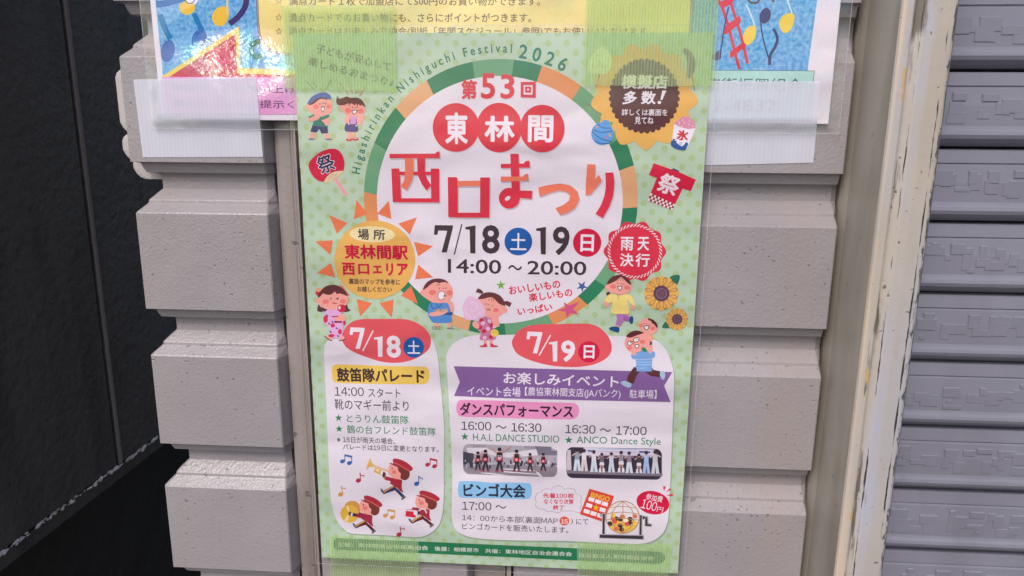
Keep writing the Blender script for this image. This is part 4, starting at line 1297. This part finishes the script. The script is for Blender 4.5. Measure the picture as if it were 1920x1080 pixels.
face(A, [(300,270),(366,264)], (336,268), (332,330), [(258,300,32,25),(398,298,28,24)], 8, mw=20, mh=34)
A.line([(358,218),(372,214),(380,228)], 7, LINE)
for a, b in (((138,8),(238,105)), ((215,18),(262,82)), ((430,-5),(365,102))): A.line([a, b], 9, (66, 120, 118), False)
A.build()
A = Art('printed_child', post, 30); A.z(550, 150, 6)
A.poly([(606,572),(652,576),(648,662),(614,662)], SKIN); A.poly([(664,576),(706,574),(700,660),(668,662)], SKIN)
A.ell(628, 670, 36, 18, (206, 50, 62)); A.ell(700, 664, 36, 18, (206, 50, 62)); A.ell(626, 662, 18, 7, (232,180,180)); A.ell(698, 656, 18, 7, (232,180,180))
A.blob([(575,450),(620,400),(660,400),(640,500),(590,500)], SKIN, 3); A.blob([(720,420),(770,440),(778,490),(745,510),(715,480)], SKIN, 3)
A.poly([(645,410),(712,408),(716,510),(640,508)], (206, 146, 200))
A.blob([(592,490),(650,498),(715,500),(728,575),(660,584),(580,570)], (66, 58, 126), 3)
A.line([(640,505),(636,440)], 9, (66,58,126), False); A.line([(712,505),(708,440)], 9, (66,58,126), False); A.ell(626, 496, 8, 8, W2); A.ell(708, 514, 8, 8, W2)
A.blob([(520,290),(560,250),(640,230),(740,235),(800,290),(808,350),(770,390),(690,410),(610,400),(560,360)], SKIN)
A.blob([(485,215),(500,178),(508,205),(545,205),(600,185),(640,200),(720,198),(780,235),(812,305),(770,280),(752,292),(735,270),(722,292),(705,262),(690,285),(655,262),(620,290),(625,262),(570,282),(510,282),(484,250)], HAIR, 4)
face(A, [(668,308),(720,305)], (698,315), (690,362), [(616,345,34,30),(760,350,32,28)], 7, mw=32, mh=26)
A.blob([(585,440),(600,395),(640,385),(640,430),(610,470)], SKIN, 4); A.blob([(740,400),(790,385),(800,430),(770,470),(742,450)], SKIN, 4)
for a, b in (((522,38),(625,165)), ((640,70),(664,150)), ((715,120),(700,150)), ((822,62),(745,182))): A.line([a, b], 9, (204, 118, 84), False)
A.build()

# round fan
A = Art('printed_fan', post, 30); A.z(560, 230, 6)
A.blob([(285,668),(300,640),(350,580),(420,548),(505,540),(470,590),(400,640),(330,672)], (222, 200, 160), 4)
for q in ((330,655),(345,610),(380,575),(430,560),(490,560)): A.line([(405,632), q], 5, (200, 176, 140), False)
A.line([(330,640),(375,600),(440,575)], 5, (206,120,120))
A.poly([(395,640),(425,615),(545,795),(540,822),(515,822)], (236, 160, 165))
A.blob([(112,490),(130,430),(190,370),(270,318),(370,292),(440,305),(490,360),(514,440),(508,530),(500,540),(420,548),(350,575),(300,630),(275,664),(200,640),(140,570)], (206, 20, 64))
A.text('祭', (212, 500), (402, 425), 214, (232, 214, 222), 0.045); A.text('祭', (220, 497), (395, 428), 200, (42, 44, 84), 0.02)
A.build()

# happi coat
A = Art('printed_happi_coat', post, 30); A.z(1100, 280, 8)
A.poly([(1270,302),(1300,282),(1386,322),(1384,356)], NAVY)
A.poly([(1005,207),(1270,300),(1385,340),(1638,456),(1560,630),(1440,590),(1325,828),(960,655),(1052,430),(934,384)], (208, 14, 62))
A.poly([(960,655),(1327,828),(1285,912),(915,768)], (224, 120, 132))
for r in range(3):
    for c in range(13):
        f0, f1 = c/13, (c+1)/13; g0, g1 = r/3, (r+1)/3
        def P_(f, g): return ((960+(1327-960)*f)*(1-g) + (915+(1285-915)*f)*g, (655+(828-655)*f)*(1-g) + (768+(912-768)*f)*g)
        A.poly([P_(f0,g0), P_(f1,g0), P_(f1,g1), P_(f0,g1)], (236, 210, 212) if (r+c) % 2 == 0 else (150, 20, 54))
A.text('祭', (1078, 478), (1385, 578), 300, (238, 218, 224), 0.03)
A.build()

# water balloon, ice cup, cotton candy, sausage
A = Art('printed_water_balloon', post, 70); A.z(1100, 200, 8)
A.line([(228,212),(165,100),(60,-20)], 9, (190, 132, 104)); A.line([(60,-20),(-30,-50),(20,30),(150,190)], 7, (150, 140, 110))
A.poly([(330,235),(400,230),(365,300)], (106, 160, 110))
A.ell(236, 405, 168, 172, (92, 158, 218), n=36); A.ell(292, 236, 60, 34, (92, 158, 218), 15); A.line([(245,240),(290,262),(335,258)], 7, (60, 120, 180))
for p in ([(165,262),(240,315),(365,322)], [(85,340),(220,385),(392,362)], [(78,372),(200,470),(378,530)], [(132,522),(220,552),(342,548)]): A.line(p, 10, (36, 66, 116))
A.star(155,305,22,(222,160,120),0.6); A.star(345,425,26,(226,170,90),0.6); A.star(288,465,24,(220,100,150),0.6); A.star(127,495,20,(160,120,190),0.6)
A.build()
A = Art('printed_ice_cup', post, 70); A.z(1100, 200, 8)
A.blob([(1322,262),(1345,215),(1380,200),(1410,165),(1470,150),(1530,150),(1570,185),(1605,215),(1628,285),(1610,335),(1530,340),(1420,312)], (216, 140, 170), 4)
for x, y in ((1380,225),(1440,200),(1540,210),(1460,245),(1535,270),(1590,295),(1425,298),(1390,260)): A.ell(x, y, 10, 12, (232, 200, 214))
A.poly([(1313,258),(1400,306),(1520,336),(1634,324),(1565,490),(1500,636),(1380,640),(1268,575),(1288,440)], (234, 226, 234))
A.text('氷', (1352, 420), (1526, 440), 158, (206, 42, 58), 0.05)
A.blob([(1264,520),(1285,505),(1300,482),(1330,490),(1318,510),(1350,512),(1345,535),(1390,575),(1430,592),(1470,560),(1480,535),(1505,540),(1522,560),(1505,600),(1485,642),(1430,652),(1350,636),(1290,604),(1264,575)], (34, 84, 156), 4)
A.ring(1410, 552, 15, 15, 6, (60, 110, 170))
A.build()
A = Art('printed_cotton_candy', post, 70); A.z(1050, 60, 6)
A.line([(445,470),(410,614)], 12, (150, 106, 110), False)
A.blob([(460,170),(520,190),(570,260),(585,340),(565,420),(500,475),(430,470),(345,465),(315,400),(335,300),(395,215)], (224, 226, 190))
for p in ([(400,300),(420,260),(460,262)], [(370,340),(375,400),(430,395),(450,340),(420,320)], [(470,370),(500,400),(540,350),(535,320)]): A.line(p, 7, (160, 166, 130))
A.build()
A = Art('printed_sausage', post, 70); A.z(1050, 60, 6)
A.line([(1488,500),(1512,662)], 10, (140, 96, 96), False)
A.blob([(1378,215),(1400,185),(1440,195),(1490,250),(1520,320),(1522,400),(1490,480),(1455,520),(1425,505),(1430,430),(1432,350),(1415,270)], (96, 62, 78))
A.build()
A = Art('printed_sunflower', post, 70); A.z(1100, 500, 8)
def sunf(A, cx, cy, R, n, rot, leaf):
    A.blob(leaf, (44, 112, 88), 4)
    for k in range(n):
        a = math.radians(rot + 360.0*k/n); s_, c_ = math.sin(a), -math.cos(a)
        sp = k % 2
        w_ = R*0.19
        pts = [(cx+R*r*s_ - w_*q*c_, cy+R*r*c_ + w_*q*s_) for r, q in ((0.4,0.7),(0.75,1.15),(0.95,0.7),(1.0,0),(0.95,-0.7),(0.75,-1.15),(0.4,-0.7))]
        A.blob(pts, (228, 176, 84), 3)
    for k in range(n):
        a = math.radians(rot + 360.0*(k+0.5)/n); s_, c_ = math.sin(a), -math.cos(a); w_ = R*0.12
        for f_, col in ((1.0, (186, 130, 74)), (0.62, (226, 168, 100))):
            pts = [(cx+R*(0.72+(r-0.72)*f_)*s_ - w_*q*f_*c_, cy+R*(0.72+(r-0.72)*f_)*c_ + w_*q*f_*s_) for r, q in ((0.46,0.3),(0.75,1.0),(0.92,0.7),(0.97,0),(0.92,-0.7),(0.75,-1.0),(0.46,-0.3))]
            if k % 2 == 0 or n > 10: A.blob(pts, col, 3)
    A.ell(cx, cy, R*0.46, R*0.46, (98, 62, 82), n=30); A.ring(cx, cy, R*0.28, R*0.28, R*0.05, (136, 104, 128)); A.ell(cx, cy, R*0.2, R*0.2, (112, 74, 88))
sunf(A, 1120, 400, 262, 12, 0, [(1250,160),(1310,125),(1390,128),(1388,200),(1345,278),(1280,230)])
A.build()
A = Art('printed_sunflower', post, 70); A.z(1100, 500, 8)
sunf(A, 1356, 786, 168, 12, 15, [(1132,912),(1160,850),(1200,820),(1250,910),(1200,922)])
A.build()

# girl with candy apple
A = Art('printed_child', post, 60); A.z(570, 520, 6)
A.ell(168, 170, 38, 40, (196, 40, 60)); A.ell(160, 142, 30, 22, (232, 160, 120)); A.ell(195,140,20,18,(232,160,120))
A.blob([(165,300),(185,330),(225,345),(260,360),(250,385),(220,380),(195,388),(150,372)], (88, 52, 56), 4); A.blob([(440,310),(480,305),(500,350),(525,368),(490,385),(450,385)], (88, 52, 56), 4)
A.poly([(232,655),(300,660),(318,690),(310,718),(270,700)], SKIN); A.poly([(392,660),(440,655),(470,690),(400,712)], SKIN)
A.line([(228,658),(270,690),(318,714)], 10, (84, 60, 58)); A.line([(395,712),(440,705),(470,685)], 10, (84, 60, 58))
A.blob([(255,370),(330,350),(400,370),(440,420),(465,500),(440,560),(425,660),(360,685),(290,660),(280,560),(225,510),(220,440)], (222, 168, 214), 4)
for x, y, rx, ry in ((244,470,26,42),(455,510,16,28),(325,540,24,24),(405,610,22,30),(310,655,36,18)): A.ell(x, y, rx, ry, (204, 48, 76))
for x, y in ((262,430),(285,520),(370,572),(300,612),(385,658),(322,500)): A.ell(x, y, 15, 8, (72, 62, 104), 40)
A.line([(315,442),(395,436)], 13, (170, 40, 62), False); A.poly([(342,488),(430,490),(430,510),(342,512)], (150, 36, 58))
A.blob([(330,470),(400,432),(420,400),(455,420),(475,470),(440,490)], SKIN, 4)
A.blob([(128,255),(170,230),(200,180),(300,150),(420,170),(490,210),(498,270),(460,320),(380,355),(280,365),(200,330),(150,285)], SKIN)
A.blob([(155,220),(190,150),(250,98),(340,82),(420,110),(470,160),(490,208),(440,190),(400,180),(370,185),(345,160),(310,190),(260,195),(215,182),(185,215)], (98, 46, 50), 4)
face(A, [(304,238),(384,236)], (368,246), (0,0), [(246,272,36,26),(440,268,34,26)], 9, False)
A.line([(322,284),(345,296),(372,288)], 8, LINE); A.ell(342, 290, 14, 8, (206,70,80))
A.line([(425,385),(430,410)], 7, (160,110,90), False); A.blob([(382,320),(420,304),(462,316),(466,365),(440,388),(395,382),(378,350)], (200, 34, 62), 4); A.ell(400, 340, 16, 20, (238,190,200))
A.build()
# boy eating
A = Art('printed_child', post, 60); A.z(770, 510, 8)
A.poly([(360,755),(425,755),(420,830),(365,830)], SKIN); A.poly([(540,740),(590,740),(602,830),(560,840)], SKIN)
A.ring(358, 838, 30, 20, 7, (84, 66, 70)); A.ring(414, 838, 28, 20, 7, (84, 66, 70)); A.line([(540,842),(600,850),(660,848)], 8, (84,66,70)); A.line([(608,840),(620,815),(640,812)], 7, (84,66,70))
A.blob([(300,460),(430,460),(540,458),(580,500),(640,590),(610,650),(618,752),(460,762),(350,760),(300,720),(262,650),(260,560)], (86, 140, 200), 3)
for k in range(7): A.line([(320+k*42, 660), (330+k*42, 756)], 6, (70, 118, 182), False)
A.line([(310,480),(330,545),(400,535)], 8, NAVY); A.line([(385,470),(420,530),(470,462)], 8, NAVY)
A.poly([(352,562),(560,548),(560,590),(390,605)], (196, 160, 132)); A.ell(445,568,12,9,(150,40,50)); A.ell(380,568,10,8,(150,40,50))
A.poly([(480,630),(632,592),(630,645),(500,640)], (40, 76, 144))
A.blob([(282,620),(360,595),(480,600),(560,575),(520,620),(420,655),(320,662),(280,645)], SKIN, 4)
A.blob([(140,300),(170,270),(200,220),(300,150),(440,130),(560,160),(625,240),(632,330),(600,410),(520,455),(420,465),(320,450),(240,400),(170,350)], SKIN)
A.blob([(188,265),(205,205),(260,140),(350,100),(440,98),(520,120),(572,165),(520,152),(470,152),(430,165),(370,150),(300,185),(240,235)], (104, 46, 50), 4)
face(A, [(432,246),(530,242)], (490,246), (0,0), [(328,306,54,40),(585,312,48,40)], 9, False)
A.line([(400,205),(412,188),(438,184)], 8, LINE)
A.ell(462, 350, 56, 70, LINE, 12); A.ell(462, 350, 48, 62, (238, 228, 234), 12)
A.blob([(500,360),(540,345),(550,390),(590,420),(640,470),(650,580),(610,600),(590,540),(560,470),(510,400)], SKIN, 4); A.ell(515, 355, 24, 14, (150, 110, 100))
A.build()
# girl with cotton candy
A = Art('printed_child', post, 60); A.z(770, 510, 8)
A.poly([(1095,1015),(1145,1015),(1140,1090),(1100,1090)], SKIN); A.poly([(1180,1015),(1230,1015),(1232,1090),(1190,1090)], SKIN)
A.ell(1095, 1112, 62, 16, (206, 62, 84)); A.ell(1252, 1112, 62, 16, (206, 62, 84)); A.ell(1120,1092,26,22,(206,62,84)); A.ell(1218,1092,26,22,(206,62,84))
A.blob([(1010,740),(1060,690),(1130,665),(1240,680),(1300,720),(1290,800),(1250,850),(1280,1000),(1160,1022),(1036,1012),(1050,920),(1000,850)], (204, 120, 158), 3)
for x, y in ((1065,720),(1040,830),(1100,885),(1215,800),(1205,970)): A.ell(x, y, 34, 30, (190, 44, 70))
for x, y in ((1085,765),(1160,850),(1110,985),(1180,735),(1260,815)): A.ell(x, y, 28, 26, (230, 196, 212)); A.ell(x, y, 9, 8, (214, 130, 160))
A.line([(1110,665),(1160,760),(1225,868)], 10, (90, 66, 104)); A.blob([(930,760),(970,730),(1010,760),(1030,830),(990,848),(935,810)], SKIN, 4)
A.blob([(1210,680),(1240,650),(1300,640),(1330,760),(1330,810),(1270,820),(1230,760)], SKIN, 4)
A.blob([(1010,400),(1080,340),(1200,320),(1330,380),(1400,470),(1450,570),(1400,610),(1330,660),(1220,690),(1130,660),(1060,560),(1020,480)], SKIN)
A.ell(1418, 572, 34, 40, SKIN)
A.blob([(1008,398),(1050,345),(1090,318),(1160,302),(1260,312),(1350,360),(1400,430),(1418,505),(1340,480),(1290,440),(1240,390),(1180,378),(1100,400),(1040,404)], (104, 50, 52), 4)
A.poly([(1005,244),(1050,258),(1092,300),(1070,328),(1020,312),(975,302)], (104, 50, 52)); A.poly([(1395,440),(1450,432),(1515,462),(1490,525),(1440,500),(1408,475)], (104, 50, 52))
for p in ([(1180,385),(1168,430)], [(1215,385),(1215,440)], [(1240,395),(1250,445)]): A.line(p, 6, LINE, False)
face(A, [(1130,480),(1230,500)], (1165,495), (0,0), [(1280,570,42,32)], 8, False, closed=True)
A.line([(1140,545),(1155,570),(1172,568),(1182,548),(1190,575),(1198,582)], 8, LINE)
A.blob([(780,520),(830,400),(890,362),(980,390),(1060,460),(1115,560),(1112,640),(1030,700),(930,722),(830,712),(795,640)], (226, 186, 212))
for p in ([(820,540),(830,620),(880,640)], [(890,460),(960,450),(1000,500),(985,560),(920,580),(905,540)], [(870,660),(940,690),(1010,640),(1050,580)]): A.line(p, 12, (234, 204, 222))
A.ell(1260, 914, 60, 56, (236, 200, 84)); A.ell(1240,906,5,8,LINE); A.ell(1285,904,5,8,LINE); A.line([(1262,912),(1270,900)],5,LINE,False)
A.build()
# running girl
A = Art('printed_child', post, 112); A.z(1100, 500, 8)
A.ell(322, 405, 30, 30, HAIR)
A.poly([(440,700),(565,690),(640,740),(622,818),(550,808),(500,890),(430,882),(455,780)], (176, 112, 176)); A.poly([(548,740),(640,748),(628,818),(550,806)], (158, 92, 158))
A.poly([(440,878),(480,882),(470,910),(430,905)], SKIN); A.ell(648, 770, 20, 24, SKIN)
A.blob([(340,915),(400,895),(480,905),(488,950),(470,984),(400,965),(345,940)], (24, 72, 128), 4); A.blob([(640,760),(665,742),(695,750),(696,810),(680,855),(650,845),(635,800)], (24, 72, 128), 4)
A.blob([(265,530),(290,490),(330,510),(345,560),(310,605),(270,590)], SKIN, 4); A.ell(690, 605, 34, 46, SKIN, -15)
A.blob([(330,420),(420,410),(470,430),(600,410),(680,450),(722,560),(700,580),(650,545),(610,500),(640,690),(520,705),(372,690),(385,540),(340,545),(268,500)], (238, 214, 128), 3)
A.line([(472,425),(475,490)], 12, (170, 150, 140), False)
A.blob([(272,290),(310,260),(350,190),(450,150),(560,170),(640,230),(668,290),(655,360),(590,405),(480,415),(370,390),(310,345),(282,320)], SKIN)
A.blob([(305,265),(325,205),(390,145),(480,120),(570,140),(640,200),(668,270),(610,240),(560,190),(510,155),(450,200),(390,235)], HAIR, 4)
for p in ([(495,165),(470,200),(445,222)], [(515,165),(505,210)], [(538,170),(545,220)]): A.line(p, 6, LINE)
face(A, [(465,250),(550,262)], (520,258), (495,320), [(396,295,46,32),(606,312,44,32)], 8, mw=34, mh=36, closed=True)
A.build()
# father with a child on his shoulders
A = Art('printed_family', post, 70); A.z(830, 590, 4.3545)
A.poly([(1560,428),(1640,420),(1620,450),(1580,500),(1560,560),(1505,552),(1510,500)], (90, 46, 46)); A.poly([(1600,428),(1705,425),(1720,450),(1775,460),(1772,510),(1700,500),(1640,455)], (90, 46, 46))
A.blob([(1456,548),(1490,540),(1535,560),(1540,580),(1520,595),(1480,580),(1455,562)], (166, 188, 212), 4); A.blob([(1775,470),(1795,456),(1815,475),(1812,520),(1795,530),(1775,500)], (166, 188, 212), 4)
A.z(1100, 580, 10.667)
A.blob([(1250,500),(1320,510),(1345,560),(1310,620),(1250,580)], (222, 170, 108), 4)
A.poly([(1000,840),(1100,800),(1260,820),(1310,1000),(1300,1240),(1000,1240),(980,1000)], (120, 162, 214))
for y_ in (920, 990, 1070, 1150): A.line([(990, y_+10), (1120, y_+24), (1300, y_-2)], 12, (190, 206, 226))
A.z(830, 590, 4.3545); A.poly([(1585,330),(1702,330),(1706,420),(1702,434),(1575,432),(1582,400)], (120, 162, 214))
for y_ in (362, 384, 406): A.line([(1582, y_), (1640, y_+3), (1704, y_-1)], 4, (190, 206, 226))
A.z(1100, 580, 10.667)
A.blob([(890,900),(930,865),(1000,860),(1000,980),(930,990),(895,950)], (120, 162, 214), 4); A.blob([(1245,880),(1340,840),(1368,900),(1340,960),(1260,970)], (120, 162, 214), 4)
A.ell(950, 880, 46, 40, SKIN)
A.poly([(1180,640),(1240,560),(1310,580),(1320,840),(1260,890),(1210,800)], SKIN)
A.ell(1275, 675, 32, 40, (62, 52, 92))
A.blob([(760,640),(800,540),(900,470),(1020,450),(1140,460),(1220,540),(1260,640),(1240,740),(1130,800),(1020,850),(900,860),(810,800),(765,720)], SKIN)
A.blob([(792,545),(830,485),(920,435),(1020,422),(1135,462),(1090,490),(1020,510),(960,535),(880,562)], (92, 34, 40), 4)
A.ell(1115, 645, 55, 44, CHK); A.ell(858, 770, 48, 40, CHK)
A.ring(862, 675, 46, 42, 12, LINE, -20); A.ring(992, 606, 58, 42, 12, LINE, -25); A.ell(862, 675, 38, 34, (236, 226, 230)); A.ell(992, 606, 50, 34, (236, 226, 230), -25); A.ell(880,655,10,12,LINE); A.ell(998,595,10,12,LINE)
A.line([(905,655),(920,640),(940,640)], 10, LINE); A.line([(920,690),(942,690),(935,660)], 9, LINE)
face(A, [], None, (1005, 738), [], mw=44, mh=42)
A.blob([(1090,770),(1140,755),(1190,790),(1200,835),(1150,850),(1105,815)], (38, 138, 84), 4)
A.blob([(1150,470),(1250,500),(1290,560),(1230,610),(1170,560)], SKIN, 4); A.line([(1185,592),(1225,608),(1262,600)], 7, (214, 130, 122))
A.blob([(1035,300),(1080,230),(1160,180),(1250,180),(1340,220),(1400,300),(1418,380),(1400,440),(1320,490),(1220,490),(1110,440),(1050,370)], SKIN)
A.blob([(1225,178),(1280,182),(1350,222),(1400,280),(1420,360),(1385,350),(1350,300),(1300,270),(1290,235),(1240,215)], (92, 34, 40), 4)
face(A, [(1145,285),(1265,305)], (1195,292), (1195,368), [(1085,322,40,36),(1322,380,46,38)], 10, mw=54, mh=50, closed=True)
A.build()

# shout beside the calling children
A = Art('shout_lettering', post, 30); A.z(520, 0, 4.8)
A.text('子どもが安心して', (352, 430), (1022, 604), 84, (74, 78, 80), 0.02, res=2)
A.text('楽しめるおまつり♪', (280, 545), (1044, 748), 84, (74, 78, 80), 0.02, res=2)
A.build()

# ------------------------------------------------------------------ adhesive tapes
GREEN = tape_mat('green_tape', (214, 232, 184), (234, 248, 216), 0.29, 205.0, 0.14)
WHITE_T = tape_mat('white_tape', (234, 234, 244), (242, 242, 246), 0.65, 150.0, 0.035, 0.0, 0.14)
YT = -0.00165
def tape(label, quad, mt, y, group, yfun=None, wave=0.00016, seed=1, jag=0.9, sides=(0, 2)):
    c = at((quad[2][0]+quad[3][0])/2, (quad[2][1]+quad[3][1])/2, y)
    o = thing('adhesive_tape', label, 'tape', (c.x, c.y, c.z), group)
    s = grid_sheet('tape_strip', o, quad, y, mt, 44, 14, wave, seed, yfun, jag, sides)
    return o
G1, G2 = 'green tapes holding the festival poster', 'white tapes holding the card poster'
tape('green ribbed tape over the top left corner of the festival poster', [(526,10),(739,9),(744,172),(533,166)], GREEN, YT, G1, seed=2)
tape('green ribbed tape over the top right corner of the festival poster', [(1099,-42),(1350,-40),(1338,162),(1094,160)], GREEN, YT, G1, seed=3)
def lower(px, py, yy):
    b = 1049 + (px - 605) * 0.0452
    t = max(0.0, min(1.0, (py - b) / 14.0)); t = t*t*(3-2*t)
    return yy + t * 0.0056
tape('green ribbed tape at the bottom left corner of the festival poster', [(618,1005),(784,1015),(787,1150),(621,1140)], GREEN, YT, G1, lower, seed=4)
tape('green ribbed tape at the bottom right corner of the festival poster', [(1082,1017),(1260,1021),(1246,1160),(1083,1150)], GREEN, YT, G1, lower, seed=5)
def wl(px, py, yy):
    t = max(0.0, min(1.0, (py - 226) / 14.0)); u = max(0.0, min(1.0, (296 - px) / 14.0)); t = max(t, u); t = t*t*(3-2*t)
    return yy + t * 0.0034
def wr(px, py, yy):
    t = max(0.0, min(1.0, (py - 234) / 12.0)); t = t*t*(3-2*t)
    return yy + t * 0.0034
tape('white cloth tape at the lower left corner of the yellow card poster', [(250,149),(480,145),(493,294),(268,295)], WHITE_T, 0.00065, G2, wl, 0.00004, 6, 0.3, (1, 3))
tape('white cloth tape at the lower right corner of the yellow card poster', [(1316,152),(1539,153),(1525,305),(1312,310)], WHITE_T, 0.00065, G2, wr, 0.00004, 7, 0.3, (1,))
